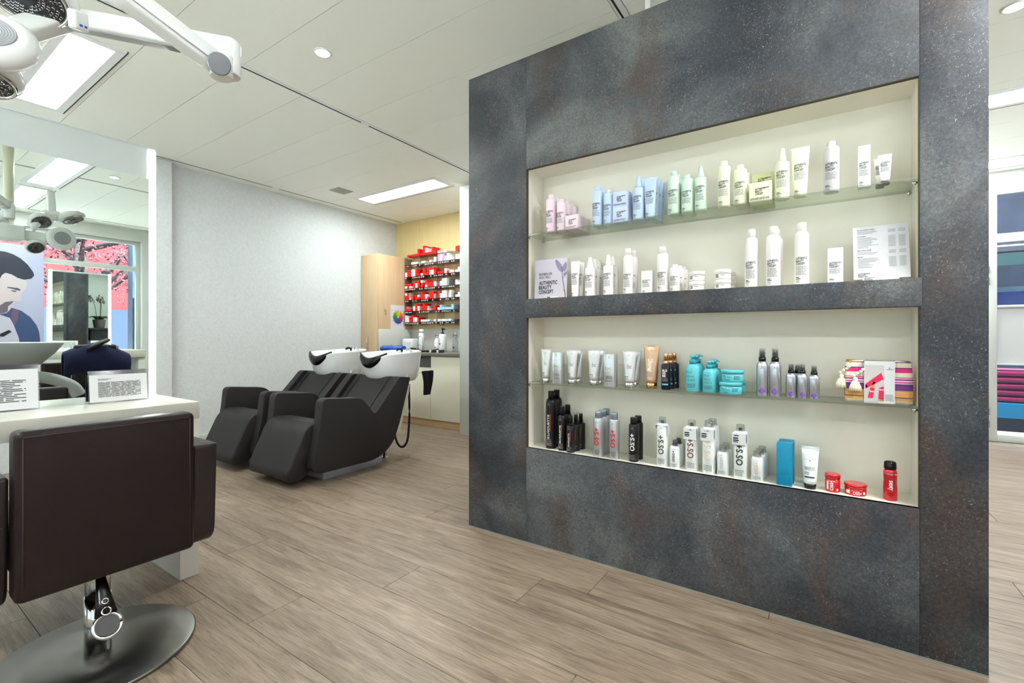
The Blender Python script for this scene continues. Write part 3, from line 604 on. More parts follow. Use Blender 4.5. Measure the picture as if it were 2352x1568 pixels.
for i, row in enumerate(ROWS):
    for b, cols in enumerate(row):
        for c, stack in enumerate(cols):
            for q, ch in enumerate(stack):
                o = obj('colour_box', BM[ch], None, None, (RX + BAY[b] + .024 + c * .0412 + random.uniform(-.001, .001), RYF + .004 + random.uniform(0, .006), LEV[i] + q * BH))
                tag(o, '%s colour box, %s of pile %s, %s rack level, %s bay' % (COLS[ch][0], ('bottom', 'second up', 'third up', 'fourth up')[q], ORD[sum(1 for z_ in cols[:c] if z_)], LEVN[i], BAYN[b]), 'box', 'hair colour boxes on the ' + LEVN[i] + ' rack level')
TM = G().lathe([(0, .0095), (.004, .0105), (.02, .0105), (.022, .008), (.10, .0105), (.11, .002)], 12).mesh('colour_tube')
for v in TM.vertices: v.co = (v.co.x, v.co.z, v.co.y)
TM.flip_normals(); TM.materials.append(mat('tube_alu', (225, 225, 225), .25, .7))
for i in range(1, 7):
    for b in range(3):
        nt_ = 0
        for c in range(9):
            if random.random() < (.35 if i < 6 else .1): continue
            o = obj('colour_tube', TM, None, None, (RX + BAY[b] + .022 + c * .034 + random.uniform(-.003, .003), RYF + .006, LEV[i] - .030 + .0107))
            tag(o, 'silver colour tube number %s beneath the boxes, %s rack level, %s bay' % (ORD[nt_], LEVN[i], BAYN[b]), 'tube', 'silver colour tubes in the rack'); nt_ += 1
t = thing('dark_cup', 'dark grey beaker with crumpled clear bag at the end of the rack', 'beaker', (-3.885, RYF + .072, LEV[6] + .002)); obj('beaker', G().lathe([(0, .042), (.11, .05), (.11, .047), (.01, .039)], 20).mesh('c'), 'grey_dark', t)
g = G(); random.seed(2)
for k in range(7):
    a = k * .9; g.path([(0, 0, .07), (.02 * math.cos(a), .02 * math.sin(a), .105), (.038 * math.cos(a + .5), .035 * math.sin(a + .5), .118 + .01 * (k % 3))], [.02, .026, .006], 7, .4)
obj('crumpled_bag', g.mesh('b'), 'box_silver', t)
# colour wheel poster on the cupboard side (plane x = -5.013)
t = thing('wheel_poster', 'white sheet with a rainbow colour wheel on the cupboard side', 'poster', (-5.011, 4.55, 1.36)); obj('sheet', bx(0, .0015, -.135, .12, -.17, .17), 'paper', t)
obj('colour_wheel', G().cyl((.0018, 0, 0), (.0024, 0, 0), .093, .093, 48).mesh('w'), 'colour_wheel_print', t); obj('wheel_hub', G().cyl((.002, 0, 0), (.003, 0, 0), .012, .012, 16).mesh('h'), 'paper', t); obj('black_bar', bx(.0016, .002, .07 + .03, .108, -.13, .1), 'ink', t)
g = G()
for a in range(0, 360, 30): 
    r = math.radians(a); y, z = .106 * math.sin(r), .106 * math.cos(r); g.box(.0016, .002, y - .008, y + .008, z - .003, z + .003)
obj('wheel_captions', g.mesh('c'), 'ink', t)
# ------------------------------------------------------------------ things on the worktop
def lathe_thing(name, label, cat, loc, parts, group=None, n=24):
    t = thing(name, label, cat, loc, 0, group)
    for nm, prof, m in parts: obj(nm, G().lathe(prof, n).mesh(nm), m, t)
    return t
WZ = .888
pb = lathe_thing('pump_bottle', 'white bottle with black pump head on the worktop', 'bottle', (-4.07, 4.45, WZ), [('body', [(0, .046), (.01, .05), (.21, .05), (.228, .04), (.232, .02)], 'plastic_white'), ('collar', [(.232, .022), (.25, .022), (.252, .012)], 'black_gloss'), ('stem', [(.25, .008), (.29, .008)], 'black_gloss')], 'bottles on the worktop')
obj('nozzle', G().path([(-.012, 0, .292), (.0, 0, .295), (.03, 0, .292), (.042, 0, .283)], [.014, .013, .008, .006], 10).mesh('n'), 'black_gloss', pb)
s_ = curve_surf([(0, .05, .05), (.21, .05, .05)]); g = G(); put_strip(g, s_, -.024, .006, .17, .176); [put_strip(g, s_, -.02, .004 - .004 * (k % 2), .15 - .02 * k, .158 - .02 * k) for k in range(4)]; obj('red_print', g.mesh('r'), 'box_red', pb)
g = G(); put_strip(g, s_, -.016, .004, .092, .112); obj('dark_print', g.mesh('r'), 'ink', pb)
for x, y, lb in ((-4.215, 4.5, 'slim white spray bottle with red print beside the black pump bottle'), (-3.90, 4.5, 'clear spray bottle with white nozzle nearest the partition')):
    m_ = 'plastic_white' if x < -4.0 else 'clear_plastic'
    b = lathe_thing('spray_bottle', lb, 'bottle', (x, y, WZ), [('body', [(0, .034), (.008, .037), (.14, .037), (.17, .022), (.18, .013)], m_), ('neck', [(.18, .014), (.205, .014)], 'plastic_white'), ('overcap', [(.196, .03), (.25, .022), (.252, .018)], 'clear_plastic')], 'bottles on the worktop')
    obj('sprayer', G().path([(-.012, 0, .225), (.005, 0, .228), (.026, 0, .226)], [.010, .011, .006], 10).mesh('n'), 'plastic_white', b)
    g = G(); sf = curve_surf([(0, .037, .037), (.14, .037, .037)]); put_strip(g, sf, -.016, .012, .05, .066); obj('print', g.mesh('p'), 'box_red' if x < -4.0 else 'ink', b)
lathe_thing('spray_can', 'tall white aerosol can behind the wire stand on the worktop', 'can', (-4.60, 4.6, WZ), [('body', [(0, .036), (.005, .04), (.23, .04), (.25, .03)], 'plastic_white'), ('cap', [(.25, .033), (.295, .033), (.3, .028)], 'plastic_white')], 'bottles on the worktop')
t = thing('wire_stand', 'thin chrome wire loop stand in front of the white aerosol can', 'stand', (-4.47, 4.45, WZ)); obj('loop', G().path([(-.045, 0, 0), (-.045, 0, .14), (-.03, 0, .19), (0, 0, .205), (.03, 0, .19), (.045, 0, .14), (.045, 0, 0)], .004, 8, up=(0, 1, 0)).mesh('l'), 'chrome', t); obj('cross_bar', G().cyl((-.045, 0, .085), (.045, 0, .085), .003).cyl((-.05, -.03, .003), (.05, -.03, .003), .003).mesh('c'), 'chrome', t)
t = thing('towel_dispenser', 'white boxy dispenser with paper in the worktop corner', 'dispenser', (-4.86, 4.64, WZ)); obj('case', bx(-.10, .10, -.06, .08, 0, .17, .02, 3), 'plastic_white', t); obj('side_plate', bx(-.125, -.105, -.05, .08, 0, .20, .004), 'plastic_grey', t); obj('paper_tongue', bx(-.08, .08, -.064, -.06, .02, .12), 'paper', t)
t = thing('glove_pack', 'crumpled blue plastic pack behind the basin', 'pack', (-4.72, 4.2, WZ)); R = []
for i in range(9):
    x = -.2 + .05 * i; R.append([(x, .06 * math.cos(q) * (.9 + .2 * math.sin(i * 2.1)), .044 + (.035 + .008 * math.sin(i * 1.7 + q * 2)) * math.sin(q)) for q in [2 * PI * m / 14 for m in range(14)]])
obj('pack_body', G().rings(R).mesh('p'), mat('blue_plastic', (52, 96, 196), .2, var=.5, vscale=14), t); obj('pack_flap', G().box(.17, .27, -.05, .05, .035, .042).mesh('f'), 'blue_plastic', t)
t = thing('hair_clipper', 'black hair clipper lying on the worktop by the pack', 'clipper', (-4.34, 4.2, WZ)); obj('body', G().path([(-.10, 0, .03), (-.03, 0, .035), (.05, 0, .03), (.10, 0, .028)], [.018, .024, .022, .012], 12).mesh('b'), 'black_gloss', t); obj('blade', bx(.09, .125, -.02, .02, .02, .034, .002), 'chrome', t)
t = thing('hair_brush', 'flat black brush at the front of the worktop', 'brush', (-4.1, 4.25, WZ)); obj('handle', G().path([(-.15, 0, .012), (-.02, 0, .014), (.04, .01, .024), (.12, .02, .04)], [.012, .014, .012, .011], 10).mesh('h'), 'black_rubber', t); obj('head', bx(-.20, -.10, -.03, .03, .0, .014, .005), 'black_rubber', t)
for k, x in enumerate((-3.98, -3.86)):
    t = thing('small_carton', 'small green and white carton on the worktop, %s' % ('beside the brush' if k == 0 else 'in front of the pump bottle'), 'carton', (x, 4.18, WZ), .2, 'small cartons on the worktop'); obj('carton', bx(-.025, .025, -.05, .05, 0, .035, .001), 'paper', t); obj('green_end', bx(.002, .0255, -.0505, .05, .0005, .0355), mat('dark_green', (28, 64, 44), .5), t)
# ------------------------------------------------------------------ products in the niches
ZA, ZBB, ZCC, ZD = 1.612, 1.272, .838, .496
def prod(name, label, cat, X, Y, Z, group, parts, rz=0.0):
    """parts: (part name, mesh or G, material, [ (sub name, mesh, material) ])"""
    t = thing(name, label, cat, (X, Y, Z), rz, group)
    for q in parts:
        me = q[1].mesh(q[0]) if isinstance(q[1], G) else q[1]
        o = obj(q[0], me, q[2], t)
        for sn, sm, smat in (q[3] if len(q) > 3 else []): obj(sn, sm.mesh(sn) if isinstance(sm, G) else sm, smat, o)
    return t
def behind(t, dys, labels, dx=0.0):
    for k, (dy, lb) in enumerate(zip(dys, labels)): copy_tree(t, lb, (t.location.x + dx * (k + 1), t.location.y + dy, t.location.z))
def abc(surf, w, h, zt, ch, fp=True, nl=7):
    """three line title, small print and product name; w = printable width, zt = top of the title"""
    g = G(); u0 = -w / 2
    for k, (s, f) in enumerate((('AUTHENTIC', 1.0), ('BEAUTY', .68), ('CONCEPT', .78))): put_text(g, surf, s, ch, u0, zt - ch - k * ch * 1.28, bold=.035, width=w * f)
    g2 = G(); zb = zt - ch * 4.2
    if fp:
        fine_print(g2, surf, u0, u0 + w * .92, zb, zb - h * .15, nl, 3); put_strip(g, surf, u0, u0 + w * .3, h * .115, h * .128); put_strip(g, surf, u0, u0 + w * .42, h * .092, h * .104); fine_print(g2, surf, u0, u0 + w * .35, h * .078, h * .02, 3, 2)
    return [('lettering', g, 'ink'), ('small_print', g2, 'ink_soft')] if fp else [('lettering', g, 'ink')]
def abc_bottle(X, Y, Z, w, h, m, label, group, rz=0):
    r = w / 2; bp = [(0, r * .94, r * .94), (h * .012, r, r), (h * .845, r, r), (h * .875, r * .93, r * .93), (h * .893, r * .75, r * .75), (h * .90, r * .52, r * .52)]
    cp = [(h * .898, r * .5), (h * .905, r * .54), (h * .985, r * .54), (h, r * .48)]
    return prod('shampoo_bottle', label, 'bottle', X, Y, Z, group, [('body', G().loft(bp, 32), m, abc(curve_surf(bp), r * 1.75, h, h * .56, h * .044)), ('cap', G().lathe(cp, 24), m)], rz)
def abc_spray(X, Y, Z, w, h, m, label, group, rz=0):
    r = w / 2; bp = [(0, r * .94, r * .94), (h * .012, r, r), (h * .70, r, r), (h * .725, r * .93, r * .93), (h * .74, r * .7, r * .7), (h * .75, r * .5, r * .5)]
    return prod('spray_bottle', label, 'bottle', X, Y, Z, group, [('body', G().loft(bp, 32), m, abc(curve_surf(bp), r * 1.75, h, h * .54, h * .042)), ('spray_head', G().lathe([(h * .745, r * .56), (h * .80, r * .56), (h * .81, r * .5), (h * .97, r * .36), (h, r * .33)], 24), m), ('nozzle', G().cyl((0, -r * .3, h * .93), (0, -r * .5, h * .93), r * .1, None, 10), m)], rz)
def abc_can(X, Y, Z, w, h, m, label, group, rz=0):
    r = w / 2; bp = [(0, r * .95, r * .95), (h * .01, r, r), (h * .79, r, r), (h * .82, r * .95, r * .95), (h * .845, r * .82, r * .82), (h * .86, r * .64, r * .64)]
    return prod('aerosol_can', label, 'can', X, Y, Z, group, [('body', G().loft(bp, 32), m, abc(curve_surf(bp), r * 1.75, h, h * .44, h * .034)), ('cap', G().lathe([(h * .855, r * .66), (h * .985, r * .66), (h, r * .6)], 28), m)], rz)
def tube_rings(w, h, capf=.0, base=.68):
    rb = w / 2 * base; R = []
    for i in range(11):
        t = i / 10; z = h * (capf + (1 - capf) * t); R.append((z, rb + (w / 2 - rb) * t ** .9, rb * .9 * (1 - t) ** .75 + .0012))
    R.insert(-1, (h * .955, w / 2 * .99, .0022)); return sorted(R)
def abc_tube(X, Y, Z, w, h, m, label, group, dark=False, rz=0):
    R = tube_rings(w, h, .10 if dark else .0); parts = [('body', G().loft(R, 28), m, abc(curve_surf(R), w * .72, h, h * (.66 if not dark else .74), h * .042))]
    parts += [('crimp', G().box(-w / 2, w / 2, -.0014, .0014, h * .965, h), m)]
    parts.append(('cap', G().loft([(0, w * .3, w * .28), (h * .10, w * .33, w * .3)], 24), 'black_gloss' if dark else m)) if dark else None
    return prod('cream_tube', label, 'tube', X, Y, Z, group, parts, rz)
def abc_box(X, Y, Z, w, d, h, m, label, group, small=False, rz=0):
    s = lambda u, z: (u, -.0005, z); l = abc(s, w * (.45 if small else .78), h, h * (.70 if small else .6), h * (.10 if small else .045), not small, 6)
    if small:
        g = l[0][1]; put_strip(g, s, w * .12, w * .38, h * .66, h * .70); fine_print(g, s, -w * .45, w * .4, h * .2, h * .08, 2, 2)
    return prod('product_box', label, 'box', X, Y, Z, group, [('carton', bx(-w / 2, w / 2, 0, d, 0, h, .0008), m, [(a, b.mesh(a), c) for a, b, c in l])], rz)
for n_, c_ in (('pink', (242, 220, 229)), ('blue', (196, 215, 240)), ('green', (211, 230, 214)), ('yellow', (240, 240, 214)), ('lilacgrey', (218, 213, 216)), ('offwhite', (246, 240, 238))): mat('pl_' + n_, c_, .38)
mat('carton_pink', (244, 222, 230), .6); mat('carton_blue', (204, 216, 244), .6); mat('carton_yellow', (236, 236, 204), .6); mat('carton_olive', (206, 208, 160), .6); mat('carton_white', (246, 246, 246), .6)
TOP = 'toiletries on the top glass shelf'; MID = 'toiletries on the dark middle ledge'; GLS = 'toiletries on the lower glass shelf'; BOT = 'toiletries on the floor of the bottom niche'
t = abc_bottle(-1.172, 2.105, ZA, .054, .197, 'pl_pink', 'tallest pale pink bottle, first on the top shelf', TOP); behind(t, [.058], ['pale pink bottle right behind the tallest pink bottle'])
t = abc_bottle(-1.112, 2.105, ZA, .050, .167, 'pl_pink', 'shorter pale pink bottle in front, next to the pink cartons', TOP); behind(t, [.053, .106], ['pale pink bottle second in the shorter pink row', 'pale pink bottle last in the shorter pink row, at the back'], .004)
t = abc_box(-1.045, 2.082, ZA, .069, .068, .070, 'carton_pink', 'flat pale pink carton in front on the top shelf', TOP, True); behind(t, [.072], ['flat pale pink carton behind the front pink carton'])
t = abc_bottle(-.914, 2.105, ZA, .050, .195, 'pl_blue', 'tallest pale blue bottle with round cap on the top shelf', TOP); behind(t, [.056], ['pale blue bottle right behind the tallest blue bottle'])
abc_bottle(-.859, 2.105, ZA, .047, .166, 'pl_blue', 'shorter pale blue bottle beside the blue cartons', TOP)
abc_box(-.793, 2.085, ZA, .072, .07, .072, 'carton_blue', 'pale blue carton at the bottom of the blue stack', TOP, True); abc_box(-.793, 2.085, ZA + .0725, .072, .07, .072, 'carton_blue', 'pale blue carton on top of the blue stack', TOP, True)
t = abc_spray(-.711, 2.105, ZA, .050, .203, 'pl_blue', 'pale blue spray bottle between blue cartons and blue tubes', TOP); behind(t, [.056], ['pale blue spray bottle behind the front blue spray'])
t = abc_tube(-.655, 2.10, ZA, .058, .187, 'pl_blue', 'pale blue tube in front of the row of four blue tubes', TOP); behind(t, [.037, .074, .108], ['second pale blue tube in the row of four', 'third pale blue tube in the row of four', 'rearmost pale blue tube in the row of four'], .004)
t = abc_bottle(-.552, 2.105, ZA, .051, .194, 'pl_green', 'taller mint green bottle with round cap', TOP); behind(t, [.056], ['mint green bottle behind the taller mint one'])
t = abc_bottle(-.494, 2.105, ZA, .050, .168, 'pl_green', 'shorter mint green bottle between two taller mint ones', TOP); behind(t, [.056], ['mint green bottle behind the shorter mint one'])
abc_spray(-.439, 2.105, ZA, .048, .196, 'pl_green', 'mint green spray bottle on the top shelf', TOP)
abc_bottle(-.346, 2.105, ZA, .050, .195, 'pl_yellow', 'taller pale yellow bottle with round cap', TOP)
t = abc_bottle(-.285, 2.105, ZA, .049, .167, 'pl_yellow', 'shorter pale yellow bottle beside the yellow cartons', TOP); behind(t, [.056], ['pale yellow bottle behind the shorter yellow one'], .004)
abc_box(-.210, 2.078, ZA, .080, .06, .077, 'carton_yellow', 'pale yellow carton lying in front of the olive cartons', TOP, True); abc_box(-.208, 2.148, ZA, .078, .07, .066, 'carton_olive', 'olive carton at the bottom behind the pale yellow carton', TOP, True); abc_box(-.208, 2.148, ZA + .0665, .078, .07, .066, 'carton_olive', 'olive carton on top behind the pale yellow carton', TOP, True)
abc_spray(-.136, 2.105, ZA, .050, .200, 'pl_yellow', 'pale yellow spray bottle on the top shelf', TOP); abc_tube(-.076, 2.105, ZA, .062, .192, 'pl_yellow', 'pale yellow tube standing next to the yellow spray', TOP)
abc_bottle(.023, 2.105, ZA, .050, .190, 'pl_lilacgrey', 'pale grey bottle standing alone on the top shelf', TOP); abc_box(.120, 2.085, ZA, .036, .036, .148, 'carton_white', 'slim upright white carton on the top shelf', TOP)
t = abc_tube(.180, 2.105, ZA, .040, .109, 'pl_offwhite', 'small white tube with dark cap at the end of the top shelf', TOP, True); behind(t, [.032], ['small white tube tucked behind the other small tube'], -.012)
# middle ledge
def sign_card():
    w, h = .188, .205; t = thing('brand_card', 'lilac grey card with a flower sprig and bold lettering', 'sign', (-1.170, 2.088, ZBB), 0, None); t.rotation_euler = (-.06, 0, 0)
    c = obj('card', bx(-w / 2, w / 2, 0, .004, 0, h, .0005), mat('card_lilac', (206, 198, 212), .6), t); s = flat_surf(-.0006); g = G(); u = -w * .36
    put_text(g, s, 'BLEIBEN SIE', .0125, u, h * .60, bold=.01, width=.076); put_text(g, s, 'SICH TREU', .0125, u, h * .515, bold=.01, width=.066)
    for k, (q, f) in enumerate((('AUTHENTIC', .108), ('BEAUTY', .076), ('CONCEPT', .086))): put_text(g, s, q, .0185, u, h * .36 - k * .0235, bold=.03, width=f)
    obj('lettering', g.mesh('l'), 'ink', c); g = G()
    g.path([(w * .47, -.001, .005), (w * .44, -.001, .04), (w * .37, -.001, .10), (w * .36, -.001, .13), (w * .40, -.001, .15)], [.0018, .0016, .0014, .001, .0006], 6, .4, (0, 1, 0)); g.path([(w * .37, -.001, .10), (w * .47, -.001, .118)], .0009, 6, .5, (0, 1, 0)); g.path([(w * .45, -.001, .03), (w * .40, -.001, .042)], .0009, 6, .5, (0, 1, 0)); g.path([(w * .36, -.001, .125), (w * .33, -.001, .16)], .0009, 6, .5, (0, 1, 0))
    obj('sprig_stem', g.mesh('st'), mat('sprig_dark', (74, 66, 84), .6), c)
    for cx, cz, a, L, B in ((.25, .168, .55, .036, .013), (.43, .158, -.25, .024, .011), (.47, .125, -.9, .016, .007)):
        pts = []
        for k in range(20):
            q = 2 * PI * k / 20; x, z = B * math.sin(q) * (1 - .3 * math.cos(q)), L * math.cos(q); pts.append((w * cx + x * math.cos(a) - z * math.sin(a), z * math.cos(a) + x * math.sin(a) + cz))
        obj('petal', G().prism(pts, -.0012, -.0008, 'y').mesh('p'), mat('petal_violet', (146, 138, 172), .6), c)
    l = obj('price_label', bx(-w * .1, w * .26, -.006, -.004, 0, .010), 'paper', t); g = G(); put_strip(g, flat_surf(-.0064), -w * .08, w * .02, .003, .008, 1); obj('label_print', g.mesh('p'), 'ink', l)
sign_card()
t = abc_tube(-1.032, 2.10, ZBB, .050, .181, 'pl_offwhite', 'white tube next to the lilac flower card', MID); behind(t, [.042], ['white tube behind the tube next to the flower card'], .006)
t = abc_spray(-.953, 2.105, ZBB, .053, .193, 'pl_offwhite', 'white spray bottle in front of the row of three', MID); behind(t, [.053, .106], ['second white spray bottle in the row of three', 'rearmost white spray bottle in the row of three'])
t = abc_spray(-.858, 2.105, ZBB, .049, .196, 'pl_offwhite', 'white spray bottle in front of the pair', MID); behind(t, [.055], ['white spray bottle at the back of the pair'])
t = abc_can(-.761, 2.105, ZBB, .046, .215, 'pl_offwhite', 'white can with broad cap in front of a barcoded twin', MID); behind(t, [.054], ['white can turned to its barcode side, behind its twin'], .004)
abc_box(-.669, 2.085, ZBB, .046, .046, .102, 'carton_white', 'small white carton between two tall white cans', MID); abc_can(-.601, 2.105, ZBB, .048, .206, 'pl_offwhite', 'tall slim white can beside the short white bottles', MID)
t = abc_bottle(-.547, 2.105, ZBB, .044, .122, 'pl_offwhite', 'short white bottle in front of the row of three', MID); behind(t, [.048, .094], ['second short white bottle in its row', 'rearmost short white bottle in its row'], .006)
def jar(X, Y, Z, r, h, m, label, group, name='cream_jar', lidf=.45, text=None, ink='ink', p=2.0, rz=0):
    z1 = h * (1 - lidf); bp = [(0, r * .90, r * .90), (h * .05, r * .95, r * .95), (z1 - h * .03, r * .95, r * .95), (z1, r * .8, r * .8)]
    g = G(); text(g, curve_surf(bp), r, h, z1) if text else None
    return prod(name, label, 'jar', X, Y, Z, group, [('pot', G().loft(bp, 36), m, [('lettering', g, ink)] if text else []), ('lid', G().lathe([(z1, r * .8), (z1 + h * .02, r), (h * .94, r), (h * .985, r * .96), (h, r * .88)], 36), m)], rz)
def jar_text(g, s, r, h, z1):
    for k in range(3): put_strip(g, s, -r * .8, -r * .35, z1 * (.72 - k * .2), z1 * (.84 - k * .2), 3)
    put_strip(g, s, -r * .1, r * .4, z1 * .7, z1 * .78, 3)
for X, A in ((-.455, 'nearer the short bottles'), (-.352, 'nearer the three tall cans')):
    t = jar(X, 2.105, ZBB, .032, .041, 'pl_offwhite', 'lower white jar of the stack ' + A, MID, text=jar_text); jar(X, 2.105, ZBB + .0415, .033, .041, 'pl_offwhite', 'upper white jar of the stack ' + A, MID, text=jar_text)
jar(-.345, 2.175, ZBB, .033, .041, 'pl_offwhite', 'lower white jar at the back behind the second stack', MID, text=jar_text); jar(-.345, 2.175, ZBB + .0415, .033, .038, 'pl_offwhite', 'upper white jar at the back behind the second stack', MID, text=jar_text)
abc_can(-.245, 2.105, ZBB, .047, .237, 'pl_offwhite', 'first of three tall white cans standing in a row', MID); t = abc_can(-.167, 2.105, ZBB, .051, .238, 'pl_offwhite', 'middle one of three tall white cans, widest', MID); behind(t, [.06], ['tall white can hidden behind the middle tall can'], .004)
abc_can(-.071, 2.105, ZBB, .048, .240, 'pl_offwhite', 'last of three tall white cans, nearest the upright carton', MID); abc_box(.035, 2.085, ZBB, .047, .047, .130, 'carton_white', 'upright white carton beside the leaning price list', MID)
def price_list():
    w, h = .158, .215; t = thing('price_list', 'pale grey printed price list leaning in the niche corner', 'sign', (.168, 2.076, ZBB)); t.rotation_euler = (-.30, 0, 0)
    c = obj('sheet', bx(-w / 2, w / 2, 0, .002, .008, h), 'paper_grey', t); s = flat_surf(-.0006); g, g2 = G(), G(); z = h * .93; L = -w * .42
    for head, n in (('ALLE HAARTYPEN', 3), ('STYLING', 10), ('BEYOND HAIR', 3), ('MINIS', 9)):
        put_text(g, s, head, .0042, L, z, bold=.02); z -= .0035
        for k in range(n):
            put_strip(g2, s, L, L + random.uniform(.2, .42) * w, z - .0018, z - .0004, 1); put_strip(g2, s, w * .14, w * .27, z - .0018, z - .0004, 1); put_strip(g2, s, w * .32, w * .44, z - .0018, z - .0004, 1); z -= .0044
        z -= .009
    for k, (q, f) in enumerate((('AUTHENTIC', .036), ('BEAUTY', .025), ('CONCEPT', .029))): put_text(g, s, q, .0046, L, .026 - k * .0062, bold=.03, width=f)
    obj('lettering', g.mesh('l'), 'ink', c); obj('small_print', g2.mesh('l'), 'ink_soft', c)
    t = thing('shelf_label', 'small white shelf label in front of the price list', 'label', (.165, 2.066, ZBB)); l = obj('label_strip', bx(-.05, .05, 0, .003, 0, .013, .0005), 'paper', t); g = G()
    for k, f in enumerate((.03, .02, .024)): put_text(g, s, ('AUTHENTIC', 'BEAUTY', 'CONCEPT')[k], .0026, -.046, .0088 - k * .0035, width=f, bold=.03)
    obj('lettering', g.mesh('l'), 'ink', l)
price_list()
# ---- lower glass shelf
mat('silver_plastic', (206, 208, 210), .22, .55); mat('silver_tube', (214, 214, 214), .28, .35); mat('gold_tube', (206, 170, 138), .28, .45); mat('cap_chrome', (225, 225, 225), .12, .9); mat('cap_gold', (216, 168, 124), .15, .9)
mat('dark_glass', (24, 28, 44), .1); mat('turquoise', (98, 196, 206), .3); mat('turquoise_dark', (40, 150, 166), .25); mat('alu', (196, 198, 204), .3, .85); mat('print_violet', (126, 80, 176), .5); mat('print_aqua', (110, 200, 206), .5); mat('print_gold', (250, 240, 224), .3)
def silver_tube(X, Y, w, h, label, m='silver_tube', cm='cap_chrome', kind=0, rz=0):
    R = tube_rings(w, h, .14, .70); s = curve_surf(R); g, g2 = G(), G()
    if kind == 0: put_strip(g, s, -w * .30, w * .02, h * .285, h * .30, 3); put_text(g2, s, 'bc', h * .12, -w * .08, h * .52, bold=0, width=w * .3); fine_print(g2, s, -w * .3, w * .05, h * .26, h * .20, 3, 2)
    else:
        put_text(g, s, 'BLO', h * .09, -w * .2, h * .60, bold=.03, width=w * .36); put_text(g, s, 'ND', h * .09, -w * .2, h * .50, bold=.03, width=w * .24); put_text(g, s, 'ME', h * .09, -w * .2, h * .40, bold=.03, width=w * .24); fine_print(g2, s, -w * .3, w * .2, h * .38, h * .26, 5, 2)
    put_strip(g2, s, -w * .03, w * .03, h * .885, h * .91, 2); fine_print(g2, s, -w * .12, w * .12, h * .875, h * .86, 1, 2)
    return prod('hair_tube', label, 'tube', X, Y, ZCC, GLS, [('body', G().loft(R, 28), m, [('lettering', g, 'ink' if kind == 0 else 'print_gold'), ('small_print', g2, 'ink_soft')]), ('crimp', G().box(-w / 2, w / 2, -.0015, .0015, h * .96, h), m), ('cap', G().loft([(0, w * .325, w * .305), (h * .135, w * .345, w * .325)], 28), cm)], rz)
silver_tube(-1.203, 2.105, .061, .173, 'silver tube with chrome cap, first on the lower glass shelf')
def silver_box(X, Y, w, h, label):
    s = lambda u, z: (u, -.0005, z); g = G(); put_text(g, s, 'bc', h * .11, -w * .36, h * .52, bold=-.01, width=w * .66); put_strip(g, s, -w * .38, w * .38, h * .165, h * .185, 1); fine_print(g, s, -w * .32, w * .32, h * .32, h * .22, 3, 2); put_strip(g, s, -w * .05, w * .03, h * .88, h * .91, 1); prod('product_box', label, 'box', X, Y, ZCC, GLS, [('carton', bx(-w / 2, w / 2, 0, w * .9, 0, h, .0008), 'silver_plastic', [('lettering', g.mesh('l'), 'grey_dark')])])
silver_box(-1.126, 2.078, .046, .157, 'upright silver carton next to the first silver tube'); t = silver_tube(-1.063, 2.125, .064, .171, 'silver tube in front of the second pair'); behind(t, [.05], ['silver tube at the back of the second pair'], .006)
t = silver_tube(-.941, 2.125, .067, .172, 'silver tube with pale green print in front of the third pair'); behind(t, [.05], ['silver tube at the back of the third pair'], .006); silver_box(-.848, 2.085, .050, .154, 'upright silver carton beside the third pair of tubes')
t = silver_tube(-.760, 2.12, .067, .169, 'silver tube in front of the fourth pair, beside the gold tube'); behind(t, [.05], ['silver tube at the back of the fourth pair'], .006)
silver_tube(-.660, 2.135, .073, .197, 'large rose gold tube with shiny gold cap', 'gold_tube', 'cap_gold', 1)
r, h = .0205, .162; bp = [(0, r * .95, r * .95), (h * .01, r, r), (h * .67, r, r), (h * .70, r * .9, r * .9), (h * .71, r * .5, r * .5)]; s = curve_surf(bp); g, g2, g3 = G(), G(), G()
put_text(g, s, 'BLO', h * .06, -r * .6, h * .50, bold=.03, width=r * 1.1); put_text(g, s, 'ND', h * .06, -r * .6, h * .425, bold=.03, width=r * .8); put_text(g, s, 'ME', h * .06, -r * .6, h * .35, bold=.03, width=r * .8); put_strip(g2, s, -r * .7, r * .7, h * .13, h * .17, 4); fine_print(g3, s, -r * .7, r * .6, h * .32, h * .22, 4, 2)
t = prod('serum_spray', 'small black spray bottle with gold head in front of its row', 'bottle', -.589, 2.115, ZCC, GLS, [('body', G().loft(bp, 28), 'dark_glass', [('lettering', g, 'print_gold'), ('band', g2, 'print_aqua'), ('small_print', g3, 'ink_soft')]), ('collar', G().lathe([(h * .70, r * .5), (h * .72, r * .55), (h * .81, r * .55)], 20), 'cap_gold'), ('spray_head', G().lathe([(h * .81, r * .48), (h * .99, r * .44), (h, r * .38)], 20), 'cap_gold')]); behind(t, [.045, .088], ['small black spray bottle with aqua collar behind the front one', 'small black spray bottle at the back of its row'], .007)
